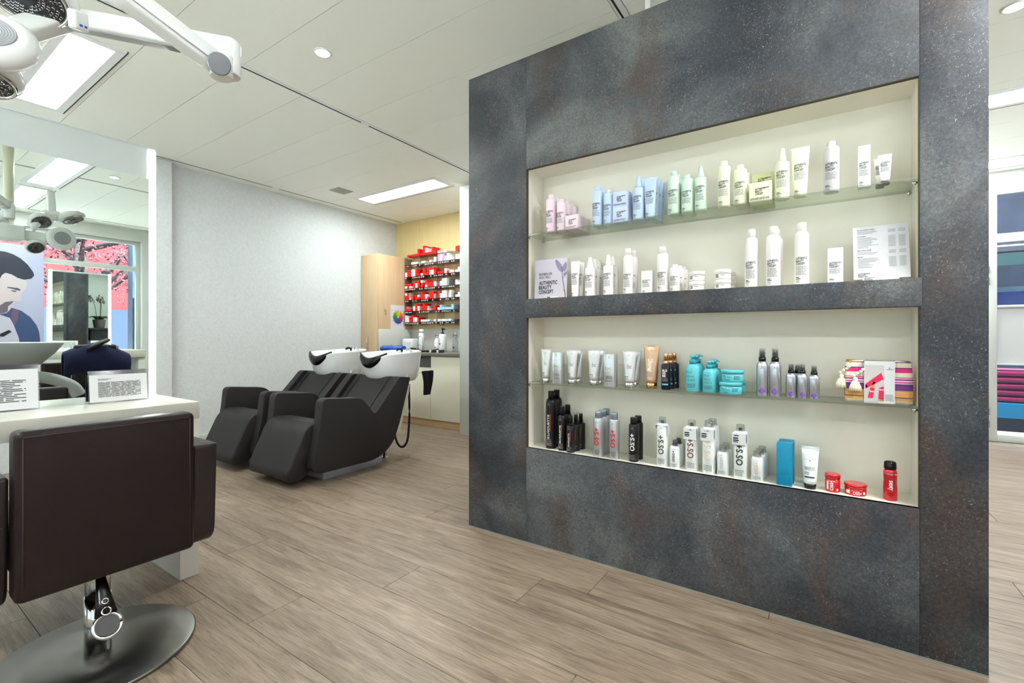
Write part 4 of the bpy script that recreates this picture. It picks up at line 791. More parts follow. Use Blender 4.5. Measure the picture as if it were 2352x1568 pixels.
def pump(X, Y, w, h, label):
    r = w / 2; bp = [(0, r * .92, r * .72), (h * .015, r, r * .78), (h * .60, r, r * .78), (h * .68, r * .9, r * .7), (h * .73, r * .6, r * .5), (h * .745, r * .4, r * .4)]; s = curve_surf(bp); g, g2 = G(), G()
    for k, (q, f) in enumerate((('Mad', .9), ('about', 1.1), ('Curls', 1.2))): put_text(g, s, q, h * .06, -r * .85 + k * r * .1, h * (.50 - k * .105), bold=-.012, width=r * f)
    fine_print(g2, s, -r * .7, r * .6, h * .22, h * .10, 4, 2); put_strip(g2, s, -r * .05, r * .05, h * .60, h * .62, 1)
    t = prod('pump_bottle', label, 'bottle', X, Y, ZCC, GLS, [('body', G().loft(bp, 32), 'turquoise', [('lettering', g, 'ink'), ('small_print', g2, 'grey_dark')]), ('collar', G().lathe([(h * .74, r * .46), (h * .86, r * .48), (h * .865, r * .3)], 24), 'turquoise_dark'), ('pump_head', G().lathe([(h * .86, r * .2), (h * .91, r * .2), (h * .915, r * .4), (h * .97, r * .38), (h * .985, r * .25)], 20), 'turquoise'), ('spout', G().path([(0, 0, h * .955), (r * .5, -r * .2, h * .965), (r * .75, -r * .3, h * .93)], [r * .18, r * .14, r * .1], 8), 'turquoise')]); return t
t = pump(-.471, 2.10, .058, .160, 'taller turquoise pump bottle in front of its row'); behind(t, [.048, .093], ['taller turquoise pump bottle, second in its row', 'taller turquoise pump bottle at the back of its row'])
t = pump(-.404, 2.10, .054, .137, 'shorter turquoise pump bottle in front of its row'); behind(t, [.045, .088], ['shorter turquoise pump bottle, second in its row', 'shorter turquoise pump bottle at the back of its row'], .003)
def curl_text(g, s, r, h, z1):
    put_text(g, s, 'Mad about', z1 * .30, -r * .75, z1 * .52, bold=-.012, width=r * .85); put_text(g, s, 'Curls', z1 * .30, -r * .6, z1 * .14, bold=-.012, width=r * .5); fine_print(g, s, r * .25, r * .85, z1 * .78, z1 * .3, 3, 2)
jar(-.321, 2.102, ZCC, .044, .050, 'turquoise', 'lower turquoise jar of the front stack', GLS, text=curl_text, lidf=.32); jar(-.315, 2.106, ZCC + .0505, .043, .050, 'turquoise', 'upper turquoise jar of the front stack', GLS, text=curl_text, lidf=.32); jar(-.318, 2.192, ZCC, .042, .050, 'turquoise', 'turquoise jar at the back behind the stack', GLS, text=curl_text, lidf=.32)
def alu_spray(X, Y, w, h, label, m='alu'):
    r = w / 2; bp = [(0, r * .95, r * .95), (h * .01, r, r), (h * .62, r, r), (h * .68, r * .92, r * .92), (h * .72, r * .7, r * .7), (h * .735, r * .55, r * .55)]; s = curve_surf(bp); g, g2 = G(), G()
    put_text(g, s, 'SILHOUETTE', r * .34, r * .14, h * .24, bold=-.012, rot=True, width=h * .22)
    R = r * .62; g2.add([s(-R, h * .11), s(0, h * .11 - R), s(R, h * .11), s(0, h * .11 + R)], [(0, 1, 2, 3)]) if False else None
    for k in range(8):
        f = 1 - abs(k - 3.5) / 4.2; put_strip(g2, s, -R * f, R * f, h * .11 + (k - 4) * R / 4, h * .11 + (k - 3) * R / 4, 4)
    put_strip(g, s, -r * .08, r * .08, h * .60, h * .62, 1); fine_print(g, s, -r * .3, r * .3, h * .59, h * .575, 1, 2)
    return prod('mist_spray', label, 'bottle', X, Y, ZCC, GLS, [('body', G().loft(bp, 32), m, [('lettering', g, 'grey_dark'), ('violet_diamond', g2, 'print_violet')]), ('collar', G().lathe([(h * .735, r * .62), (h * .81, r * .62), (h * .815, r * .5)], 24), 'black_gloss'), ('spray_head', G().lathe([(h * .81, r * .42), (h * .90, r * .40), (h * .965, r * .3), (h * .97, r * .2)], 20), 'grey_dark'), ('overcap', G().lathe([(h * .815, r * .56), (h * .985, r * .5), (h, r * .44)], 24), 'clear_plastic')])
alu_spray(-.205, 2.10, .043, .189, 'tall aluminium spray bottle with violet diamond, first of two'); alu_spray(-.160, 2.10, .043, .189, 'tall aluminium spray bottle with violet diamond, second of two')
alu_spray(-.106, 2.10, .036, .130, 'small aluminium spray bottle beside the tall pair'); alu_spray(-.069, 2.10, .036, .130, 'small aluminium spray bottle in the middle of three'); alu_spray(-.031, 2.10, .036, .126, 'small aluminium spray bottle nearest the striped pouch'); alu_spray(-.087, 2.155, .036, .126, 'small aluminium spray bottle at the back of the three')
def pouch():
    w, h, d = .198, .148, .062; t = thing('striped_pouch', 'colourful striped cloth pouch with cream tassels and printed sleeve', 'pouch', (.160, 2.125, ZCC))
    R = []
    for i in range(13):
        f = i / 12; z = h * f; hw = w / 2 * (.97 + .03 * math.sin(f * PI)) * (1 - .03 * f); hd = d / 2 * (1 - f ** 3 * .75) * (.85 + .15 * math.sin(min(1, f * 3) * PI / 2)); r = []
        for j in range(40):
            a = 2 * PI * j / 40; ca, sa = math.cos(a), math.sin(a); r.append((hw * math.copysign(abs(ca) ** .28, ca), hd * math.copysign(abs(sa) ** .45, sa) * (1 + .05 * math.sin(5 * a + f * 4)), z + .004 * math.sin(a * 3) * f))
        R.append(r)
    obj('cloth', G().rings(R).mesh('c'), 'striped_cloth', t); z = obj('zip', G().path([(-w * .46, 0, h), (0, 0, h + .003), (w * .46, 0, h)], .003, 8).mesh('z'), mat('brass', (200, 170, 80), .35, .8), t)
    sl = obj('sleeve', G().box(-.040, .046, -d / 2 - .003, -d / 2 - .001, -.0, h + .004).box(-.040, .046, -d / 2 - .003, d * .2, h + .002, h + .004).mesh('s'), 'paper', t); y = -d / 2 - .0034; s = lambda u, q: (u, y, q)
    g = G(); put_strip(g, s, -.0375, .016, .005, .135, 1); obj('photo_ground', g.mesh('g'), mat('photo_grey', (206, 200, 200), .6), sl); y2 = y - .0004
    def fl(poly, m, nm): obj(nm, G().prism(poly, y2 - .0003, y2, 'y').mesh(nm), m, sl)
    fl([(-.037, .066), (.008, .108), (.015, .086), (-.036, .05)], mat('print_magenta', (226, 32, 84), .5), 'printed_tube'); fl([(-.030, .018), (-.016, .016), (-.010, .052), (-.022, .056)], 'print_magenta', 'printed_spray'); fl([(.000, .016), (.0155, .014), (.0155, .06), (.002, .055)], 'print_magenta', 'printed_bottle')
    fl([(-.0195, .056), (-.012, .053), (-.008, .074), (-.014, .077)], mat('print_orange', (232, 140, 60), .5), 'printed_spray_head'); fl([(-.037, .05), (-.030, .058), (-.033, .064), (-.037, .06)], 'print_orange', 'printed_tube_cap'); fl([(.000, .010), (.0155, .008), (.0155, .016), (.000, .018)], 'print_orange', 'printed_bottle_cap')
    y = y2 - .0006; g = G(); put_text(g, s, 'bc', .008, -.024, .038, width=.012); put_text(g, s, 'bc', .008, .003, .045, width=.012); obj('print_white', g.mesh('w'), 'paper', sl); y = -d / 2 - .0034; g = G(); fine_print(g, s, .019, .042, .032, .008, 6, 2); put_strip(g, s, .029, .033, .123, .127, 1); put_strip(g, s, .022, .041, .119, .121, 1); fine_print(g, s, -.037, .0, .0035, .001, 1, 1); obj('print_dark', g.mesh('d'), 'ink_soft', sl)
    ts = mat('tassel', (240, 232, 206), .9); 
    for x, yy, zt in ((-.066, -.036, .120), (-.106, -.015, .128)):
        T = obj('tassel', G().lathe([(0, .017), (.012, .016), (.03, .009), (.036, .006), (.041, .0085), (.048, .004)], 18).mesh('t'), ts, t, (x, yy, zt - .078)); g = G()
        for k in range(16):
            a = 2 * PI * k / 16; g.path([(.008 * math.cos(a), .008 * math.sin(a), .033), (.0165 * math.cos(a), .0165 * math.sin(a), .012), (.018 * math.cos(a), .018 * math.sin(a), -.003)], .0016, 5)
        obj('fringe', g.mesh('f'), ts, T); g = G()
        for k, (bx_, bz) in enumerate(((-.004, .053), (.006, .062), (.016, .068), (.022, .076))): g.loft([(bz - .006, .001, .001), (bz - .004, .0045, .0045), (bz, .0065, .0065), (bz + .004, .0045, .0045), (bz + .006, .001, .001)], 12, bx_, .0)
        obj('bobbles', g.mesh('b'), ts, T)
    obj('zip_pull', G().path([(-w * .46, -.005, h + .002), (-w * .43, -.02, h + .004), (-w * .40, -.03, h - .006)], .002, 6).mesh('z'), 'brass', t)
pouch()
# ---- floor of the bottom niche
mat('can_black', (24, 22, 24), .28); mat('can_silver', (190, 192, 196), .3, .6); mat('can_white', (238, 242, 242), .3); mat('print_red', (206, 22, 40), .4); mat('print_olive', (92, 78, 60), .5); mat('print_brown', (128, 84, 70), .5); mat('print_pale', (232, 214, 198), .5); mat('print_green', (50, 58, 46), .5); mat('print_peach', (236, 178, 132), .5); mat('print_white', (236, 236, 236), .4); mat('cap_silver', (150, 162, 176), .3, .5); mat('red_gloss', (206, 20, 34), .18, .2, coat=.6); mat('print_soft_grey', (190, 192, 194), .5); mat('teal_box', (0, 136, 176), .45, var=.15, vscale=30)
def can(X, Y, w, h, m, label, text='OSiS+', tm='ink', cap='cap', cm='can_black', tl=.39, t0=.25, tw=.48, shoulder=.86, capw=.68, dome=False, sub='ink_soft', small=False, extra=None):
    r = w / 2; sh = shoulder; bp = [(0, r * .94, r * .94), (h * .008, r, r), (h * (sh - (.10 if dome else .03)), r, r), (h * (sh - (.045 if dome else .012)), r * .93, r * .93), (h * (sh - .005), r * (.78 if dome else .84), r * (.78 if dome else .84)), (h * sh, r * capw * .95, r * capw * .95)]; s = curve_surf(bp); g, g2 = G(), G(); ch = w * tw
    put_text(g, s, text, ch, ch / 2 - r * .06, h * t0, bold=.03 if text.startswith('OS') else .02, rot=True, width=h * tl)
    put_strip(g2, s, -r * .08, r * .08, h * (sh - .09), h * (sh - .075), 1); fine_print(g2, s, -r * .35, r * .35, h * (sh - .1), h * (sh - .115), 1, 2); fine_print(g2, s, -r * .75, r * .6, h * .16, h * .04, 4, 2)
    subs = [('lettering', g, tm), ('small_print', g2, sub)]
    if extra: subs += extra(s, r, h)
    ps = [('body', G().loft(bp, 32), m, subs)]
    if cap == 'clear':
        ps += [('actuator', G().lathe([(h * sh, r * .3), (h * (sh + .05), r * .28), (h * (sh + .055), r * .2)], 16), cm), ('overcap', G().lathe([(h * (sh - .005), r * capw), (h * .99, r * capw * .92), (h, r * capw * .8)], 24), 'clear_plastic')]
    elif cap == 'spray': ps += [('collar', G().lathe([(h * sh, r * .5), (h * (sh + .05), r * .52)], 20), cm), ('spray_head', G().lathe([(h * (sh + .05), r * .48), (h * .985, r * .42), (h, r * .36)], 20), cm)]
    else: ps.append(('cap', G().lathe([(h * (sh - .003), r * capw), (h * .985, r * capw), (h, r * capw * .93)], 28), cm))
    return prod('aerosol_can', label, 'can', X, Y, ZD, BOT, ps)
def silh(s, r, h):
    g = G(); put_strip(g, s, -r * .8, r * .1, h * .075, h * .085, 3); put_strip(g, s, r * .30, r * .36, h * .30, h * .60, 1); return [('orange_print', g, mat('print_orange2', (226, 92, 40), .5))]
t = can(-1.184, 2.125, .055, .297, 'can_black', 'tallest black can, first in the bottom niche', 'SILHOUETTE', 'print_white', tl=.42, t0=.17, tw=.2, dome=True, capw=.56, extra=silh); behind(t, [.062], ['tall black can behind the tallest black can'])
t = can(-1.112, 2.112, .044, .225, 'can_black', 'middle-sized black can in front of its twin', 'SILHOUETTE', 'print_white', tl=.40, t0=.17, tw=.2, shoulder=.80, dome=True, capw=.62, extra=silh); behind(t, [.058], ['middle-sized black can behind its twin'], .002)
t = can(-1.057, 2.100, .044, .182, 'can_black', 'short black spray bottle in front of the row of three', 'SILHOUETTE', 'print_white', 'spray', tl=.36, t0=.17, tw=.18, shoulder=.74, extra=silh); behind(t, [.046, .092], ['second short black spray bottle in the row of three', 'rearmost short black spray bottle in the row of three'], .006)
t = can(-.910, 2.105, .048, .217, 'can_silver', 'silver can with red lettering in front of the row of three', tm='print_red', cm='cap_silver'); behind(t, [.050, .098], ['second silver can in the row with red lettering', 'rearmost silver can in the row with red lettering']); can(-.828, 2.105, .047, .218, 'can_silver', 'silver can with red lettering standing singly beside the row', tm='print_red', cm='cap_silver')
t = can(-.735, 2.108, .044, .204, 'can_black', 'black can with white lettering in front of its twin', tm='print_white', shoulder=.85, capw=.72); behind(t, [.056], ['black can with barcode behind the white lettered one'], .002)
def paper_tag(t, w, h, kind=0):
    """folded paper tag hung on the neck of a can"""
    r = w / 2; g = G(); zt = h * .845
    if kind == 0: p = obj('paper_tag', G().box(-r * 1.02, r * 1.02, -r * 1.0, r * .6, zt, zt + .0008).box(r * 1.06, r * 1.12, -r * .7, r * .6, zt - h * .20, zt).box(-r * 1.12, -r * 1.06, -r * .7, r * .6, zt - h * .1, zt).mesh('tag'), 'paper', t)
    else:
        p = obj('paper_tag', G().box(-r * 1.05, r * .92, -r * 1.14, -r * 1.08, zt - h * .22, zt).box(-r * 1.05, r * .92, -r * 1.08, r * .6, zt, zt + .0008).box(r * 1.04, r * 1.10, -r * .9, r * .6, zt - h * .17, zt).mesh('tag'), 'paper', t); s = lambda u, z: (u, -r * 1.16, z)
        put_strip(g, s, -r * .9, -r * .15, zt - h * .10, zt - h * .075, 1); put_strip(g, s, -r * .9, -r * .1, zt - h * .14, zt - h * .115, 1); put_strip(g, s, -r * .9, -r * .2, zt - h * .165, zt - h * .15, 1)
        if kind == 2: put_strip(g, s, -r * .8, -r * .1, zt - h * .05, zt - h * .03, 1); put_strip(g, s, -r * .9, r * .8, zt - h * .22, zt - h * .212, 1)
        else: put_strip(g, s, -r * .12, r * .12, zt - h * .03, zt - h * .018, 1); fine_print(g, s, -r * .5, r * .5, zt - h * .035, zt - h * .045, 1, 1)
        obj('tag_print', g.mesh('tp'), 'ink', p)
t = can(-.603, 2.110, .050, .217, 'can_white', 'white can with olive lettering, first of the four tall white cans', tm='print_olive', cap='clear', cm='grey_dark', capw=.62, shoulder=.88); paper_tag(t, .050, .217, 0)
def small_can(X, Y, w, h, label, tm, cm, cap='clear'): return can(X, Y, w, h, 'can_white', label, 'OSiS+', tm, cap, cm, tl=.40, t0=.24, tw=.22, shoulder=.79, capw=.66, dome=True)
t = small_can(-.548, 2.108, .044, .122, 'small white can beside the first tall white can', 'print_olive', 'grey_dark', 'spray'); behind(t, [.05], ['small white can behind the one beside the first tall white can'], .004)
t = can(-.478, 2.115, .053, .217, 'can_white', 'white can with brown lettering and a square paper tag', tm='print_brown', cap='clear', cm='print_brown', capw=.62, shoulder=.88); paper_tag(t, .053, .217, 1)
t = can(-.407, 2.110, .053, .222, 'can_white', 'white can with pale beige lettering and paper tag', tm='print_pale', cap='clear', cm='print_pale', capw=.66, shoulder=.88); behind(t, [.058], ['white can at the back behind the beige lettered one'], .004); paper_tag(t, .053, .222, 1)
t = small_can(-.352, 2.108, .046, .124, 'small white can with beige nozzle next to the beige lettered can', 'print_soft_grey', 'print_pale'); behind(t, [.052], ['small white can behind the one with beige nozzle'], .004)
t = can(-.285, 2.108, .052, .218, 'can_white', 'white can with dark green lettering and black printed tag', tm='print_green', cap='clear', cm='print_green', capw=.66, shoulder=.88); paper_tag(t, .052, .218, 2)
t = small_can(-.223, 2.106, .046, .119, 'small white can with orange lettering in front of its row', 'print_peach', 'print_peach'); behind(t, [.05, .098], ['second small white can in the orange lettered row', 'rearmost small white can in the orange lettered row'], .004)
def teal_box(X, Y, label):
    w, h = .052, .163; s = lambda u, z: (u, -.0005, z); g = G(); put_strip(g, s, -w * .45, -w * .1, h * .66, h * .665, 2); put_strip(g, s, -w * .3, w * .0, h * .69, h * .694, 2); put_strip(g, s, w * .3, w * .48, h * .35, h * .354, 1); put_strip(g, s, -w * .45, -w * .3, h * .37, h * .374, 1); put_strip(g, s, w * .3, w * .44, h * .93, h * .936, 1)
    prod('product_box', label, 'box', X, Y, ZD, BOT, [('carton', bx(-w / 2, w / 2, 0, .05, 0, h, .0008), 'teal_box', [('gold_print', g.mesh('l'), mat('print_dullgold', (120, 150, 90), .5))])])
teal_box(-.128, 2.080, 'tall teal carton in front of its twin'); teal_box(-.124, 2.135, 'tall teal carton standing behind the front teal one')
w, h = .059, .151; R = tube_rings(w, h, .13, .70); s = curve_surf(R); g, g2 = G(), G(); put_text(g, s, 'FIBRE', h * .085, -w * .36, h * .47, bold=-.008, width=w * .34); put_text(g2, s, 'PLEX', h * .085, -w * .01, h * .47, bold=-.012, width=w * .3); put_strip(g, s, -w * .34, w * .26, h * .28, h * .315, 4); fine_print(g2, s, -w * .34, 0, h * .42, h * .34, 2, 2); put_strip(g, s, -w * .03, w * .03, h * .69, h * .71, 1); put_strip(g2, s, -w * .38, w * .38, h * .735, h * .738, 4); put_strip(g2, s, -w * .36, w * .32, h * .25, h * .253, 4)
t = prod('hair_tube', 'white tube with black cap and thin lettering', 'tube', -.044, 2.105, ZD, BOT, [('body', G().loft(R, 28), 'can_white', [('lettering', g, 'ink'), ('thin_print', g2, 'grey_dark')]), ('crimp', G().box(-w / 2, w / 2, -.0015, .0015, h * .96, h), 'can_white'), ('cap', G().loft([(0, w * .32, w * .3), (h * .13, w * .345, w * .325)], 28), 'black_gloss')]); behind(t, [.05], ['white tube behind the one with thin lettering'])
def red_text(g, s, r, h, z1): put_text(g, s, 'OSiS+', r * .42, r * .05, z1 * .16, bold=.02, rot=True, width=z1 * .72); put_strip(g, s, -r * .85, -r * .55, z1 * .2, z1 * .8, 1); put_strip(g, s, r * .5, r * .75, z1 * .15, z1 * .3, 1)
def red_text2(g, s, r, h, z1): put_text(g, s, 'OSiS+', z1 * .42, -r * .25, z1 * .2, bold=.02, width=r * .75); put_strip(g, s, -r * .95, -r * .55, z1 * .25, z1 * .7, 2); put_strip(g, s, r * .65, r * .9, z1 * .3, z1 * .6, 2)
jar(.027, 2.115, ZD, .025, .066, 'red_gloss', 'taller red jar with white lettering', BOT, text=red_text, ink='print_white', lidf=.26); jar(.096, 2.122, ZD, .035, .040, 'red_gloss', 'flat round red tin beside the taller red jar', BOT, text=red_text2, ink='print_white', lidf=.36)
r, h = .0205, .137; bp = [(0, r * .92, r * .92), (h * .015, r, r), (h * .30, r, r), (h * .5, r * .93, r * .93), (h * .70, r * .98, r * .98), (h * .76, r * .9, r * .9), (h * .80, r * .7, r * .7)]; s = curve_surf(bp); g, g2, g3 = G(), G(), G(); put_text(g, s, 'big', r * .5, -r * .2, h * .66, bold=0, rot='cw', width=h * .13); put_text(g2, s, 'sexy', r * .7, -r * .2, h * .52, bold=.02, rot='cw', width=h * .26); put_text(g, s, 'hair', r * .5, -r * .2, h * .25, bold=0, rot='cw', width=h * .19); put_strip(g3, s, -r * 1.5, r * 1.5, h * .67, h * .69, 10); fine_print(g, s, r * .25, r * .9, h * .45, h * .38, 2, 2)
prod('styling_bottle', 'red bottle with black cap standing alone at the end', 'bottle', .195, 2.116, ZD, BOT, [('body', G().loft(bp, 32), 'red_gloss', [('dark_lettering', g, mat('print_darkred', (110, 30, 36), .4)), ('white_lettering', g2, 'print_white'), ('silver_ring', g3, 'cap_chrome')]), ('cap', G().lathe([(h * .795, r * .86), (h * .82, r * .9), (h * .95, r * .86), (h * .985, r * .74), (h, r * .5)], 28), 'black_gloss')])
# ------------------------------------------------------------------ ceiling-hung hair processors
mat('ribbed_grey', (150, 152, 156), .5); mat('grille_dark', (58, 58, 62), .4, .5); mat('heater_pane', (210, 214, 212), .2, .4)
def aim(n):
    return Vector(n).normalized().to_track_quat('Z', 'Y').to_euler()
def heater_head(t, pos, nrm, R, kind, name='heater_head'):
    """rounded dish; kind 'disc' shows its ribbed back cap, 'grille' its heater grille along +normal"""
    h = obj(name, G().loft([(-R * .42, R * .25, R * .25), (-R * .40, R * .62, R * .62), (-R * .26, R * .90, R * .90), (-R * .02, R * 1.0, R * 1.0), (R * .16, R * .97, R * .97), (R * .26, R * .86, R * .86), (R * .30, R * .74, R * .74)], 40).mesh('head'), 'plastic_white', t, pos, aim(nrm))
    if kind == 'disc':
        obj('ribbed_disc', G().lathe([(R * .30, R * .56), (R * .325, R * .56)], 40).mesh('d'), 'ribbed_grey', h); g = G()
        for k in range(1, 10): g.lathe([(R * .325, R * .058 * k), (R * .334, R * .058 * k + R * .009), (R * .325, R * .058 * k + R * .018)], 40, caps=False)
        obj('ribs', g.mesh('r'), mat('rib_pale', (196, 198, 202), .4), h)
    else:
        obj('grille', G().lathe([(R * .29, R * .76), (R * .305, R * .76)], 40).mesh('d'), 'grille_dark', h); g = G(); random.seed(4)
        for k in range(2, 9):
            r0 = R * .09 * k
            for q in range(6 * k):
                a = 2 * PI * q / (6 * k); 
                if random.random() < .72: p = [(rr * math.cos(b), rr * math.sin(b), R * .307) for rr, b in ((r0, a), (r0, a + .75 / k), (r0 - R * .05, a + .75 / k))]; g.path(p, R * .013, 4)
        m_ = g.mesh('wires'); o = obj('grille_wires', m_, 'chrome', h); o['kind'] = 'stuff'
        obj('rim', G().lathe([(R * .29, R * .77), (R * .33, R * .79), (R * .33, R * .84), (R * .28, R * .87)], 40, caps=False).mesh('rm'), 'chrome', h); obj('hub', G().lathe([(R * .305, R * .2), (R * .34, R * .19), (R * .345, R * .1)], 24).mesh('hb'), 'grille_dark', h)
    return h
def beam(a, b, w, hgt, w2=None, h2=None):
    """rounded rectangular arm between two points"""
    a, b = Vector(a), Vector(b); d = (b - a).normalized(); u = d.cross(Vector((0, 0, 1))).normalized(); v = u.cross(d); R = []
    for k in range(9):
        f = k / 8; ww = (w + ((w2 or w) - w) * f) / 2; hh = (hgt + ((h2 or hgt) - hgt) * f) / 2; c = a + (b - a) * f; r = []
        for j in range(24):
            q = 2 * PI * j / 24; cq, sq = math.cos(q), math.sin(q); r.append(c + u * ww * math.copysign(abs(cq) ** .4, cq) + v * hh * math.copysign(abs(sq) ** .4, sq))
        R.append(r)
    return G().rings(R).mesh('beam')
hp = thing('hair_processor', 'white jointed swivel arm with round heater heads hanging over the chair', 'hair processor', (0, 0, 0), 0, 'hair processors')
J = Vector((-1.332, .611, 1.825))
obj('joint', G().lathe([(-.05, .027), (-.046, .0285), (.036, .0285), (.044, .024), (.046, .014)], 32).mesh('j'), 'plastic_white', hp, J); obj('lower_arm', beam(J + Vector((0, 0, .024)), (-1.70, .365, 1.935), .044, .05), 'plastic_white', hp)
obj('arm_underside', beam(J + Vector((-.12, -.078, .027)), (-1.69, .372, 1.908), .03, .008), 'plastic_grey', hp)
ua = obj('upper_arm', beam((-1.322, .575, 1.789), (-1.31, .36, 1.85), .045, .05, .05, .055), 'plastic_white', hp); obj('arm_seam', G().path([(-1.296, .575, 1.775), (-1.284, .36, 1.836)], .0012, 6).mesh('s'), 'plastic_grey', ua)
obj('upper_arm_end', G().loft([(-.03, .026, .026), (0.026, .028, .028), (.03, .02, .02)], 28).mesh('e'), 'plastic_white', hp, (-1.322, .588, 1.787))
n = Vector((.82, -.36, -.45)); obj('pivot_cap', G().lathe([(0, .026), (.012, .0265), (.016, .024)], 32).mesh('c'), 'metal_grey', hp, Vector((-1.312, .578, 1.786)) + n * .030, aim(n))
obj('upper_arm_rear', beam((-1.31, .36, 1.85), (-1.30, .12, 1.92), .05, .055), 'plastic_white', hp); obj('ceiling_column', G().lathe([(0, .03), (ZC - 1.9, .03)], 28).mesh('c'), 'plastic_cream', hp, (-1.30, .10, 1.9)); obj('ceiling_rose', G().lathe([(0, .07), (.02, .07)], 32).mesh('r'), 'plastic_white', hp, (-1.30, .10, ZC - .021))
obj('head_bracket', beam((-1.70, .365, 1.935), (-1.76, .27, 1.86), .06, .05), 'plastic_white', hp)
heater_head(hp, (-1.628, .221, 1.771), (.80, -.30, .42), .084, 'disc'); heater_head(hp, (-1.672, .290, 1.955), (.30, -.25, -1.0), .098, 'grille'); heater_head(hp, (-1.748, .213, 1.735), (.15, -.1, -1.0), .085, 'grille')
k = obj('control_box', bx(-.012, .012, -.018, .018, -.021, .021, .005, 3), 'plastic_white', hp, (-1.518, .349, 1.848), (.3, .2, .6)); obj('buttons', G().box(.0121, .0126, -.010, -.002, -.013, -.008).box(.0121, .0126, .003, .010, -.013, -.008).mesh('b'), 'blue_plastic', k)
# second one, hanging to the right of the camera: seen in the mirror
h2 = thing('hair_processor', 'white hair processor with four round heads, reflected in the lit mirror', 'hair processor', (.45, 1.1, 0), 0, 'hair processors')
obj('ceiling_column', G().lathe([(0, .034), (ZC - 2.03, .034)], 24).mesh('c'), 'plastic_cream', h2, (0, -.215, 2.03)); obj('column_box', bx(-.08, .08, -.09, .09, -.07, .06, .015, 3), 'plastic_white', h2, (0, -.215, 1.975))
obj('carrier_arm', beam((0, -.215, 1.97), (0, .02, 1.96), .09, .09), 'plastic_white', h2); obj('stem', beam((0, .05, 2.12), (0, .045, 2.39), .10, .07, .05, .05), 'plastic_white', h2)
obj('wing_bar', G().path([(0, -.06, 1.97), (0, -.07, 2.06), (0, -.02, 2.15), (0, .06, 2.19), (0, .16, 2.165)], [.035, .04, .045, .05, .04], 14).mesh('w'), 'plastic_white', h2)
heater_head(h2, (-.02, -.023, 2.11), (-.55, .1, -.6), .085, 'grille'); heater_head(h2, (-.02, .181, 2.185), (-.35, .35, -1), .10, 'grille'); heater_head(h2, (-.05, .104, 1.967), (-1.0, .1, .05), .105, 'disc'); heater_head(h2, (-.02, -.056, 1.875), (-.7, .1, -.6), .07, 'grille')
# ceiling rod peeking above the dark partition
t = thing('ceiling_rod', 'thin white rod with a grey dome hanging above the dark partition', 'rod', (-.73, 2.30, ZC)); obj('rod', bx(-.012, .012, -.006, .006, -.20, 0), 'plastic_white', t); obj('dome', G().lathe([(-.24, .02), (-.235, .05), (-.21, .075), (-.16, .085)], 28, .09, .03).mesh('d'), mat('grey_felt', (170, 172, 172), .9, bump=.4, bscale=200), t)

# ------------------------------------------------------------------ seen in the lit mirror: the opposite styling place, windows side
od = thing('styling_desk', 'white styling desk by the windows, reflected in the lit mirror', 'desk', (2.0, 1.2, 0)); obj('desk_top', bx(0, .6, 0, 1.15, .82, .915, .002), 'white_lacquer', od); obj('leg', bx(.02, .58, .0, .075, 0, .82, .002), 'white_gloss', od); obj('leg', bx(.02, .58, 1.075, 1.15, 0, .82, .002), 'white_gloss', od)
om = thing('lit_mirror', 'narrow mirror with two glowing strips, reflected in the big lit mirror', 'mirror', (2.3, 1.785, .916)); obj('mirror_glass', bx(0, .006, -.262, .262, 0, .97), 'mirror', om); obj('back_board', bx(.006, .03, -.262, .262, 0, .97), 'white_gloss', om); obj('edge_light', bx(-.002, .03, -.29, -.262, 0, .97), 'led_strip', om); obj('edge_light', bx(-.002, .03, .262, .288, 0, .97), 'led_strip', om); obj('frosted_band', bx(-.001, 0, -.262, .262, .95, .97), 'frosted', om)
for k, (y0, y1) in enumerate(((1.54, 1.74), (1.86, 2.04))):
    t = thing('sign_holder', 'small printed sheet before the narrow reflected mirror, %s' % ('beside its first strip' if k == 0 else 'beside its second strip'), 'sign', (2.24, (y0 + y1) / 2, .915), -PI / 2, 'clear sign holders on the desks'); w = y1 - y0; obj('paper_sheet', bx(-w / 2, w / 2, 0, .002, 0, .12), 'paper', t); g = G(); fine_print(g, flat_surf(-.0006), -w * .4, w * .4, .1, .03, 8, 2); obj('small_print', g.mesh('p'), 'ink_soft', t)
styling_chair('dark brown styling chair at the window desk, reflected in the lit mirror', (1.62, 1.50, 0), PI, 'styling chairs')
pc = thing('poster_board', 'large poster of a dark haired man looking down, by the windows', 'poster', (3.60, 1.1, .9)); obj('board', bx(0, .02, -.45, .60, 0, 1.42), mat('poster_lilac', (164, 162, 186), .6), pc)
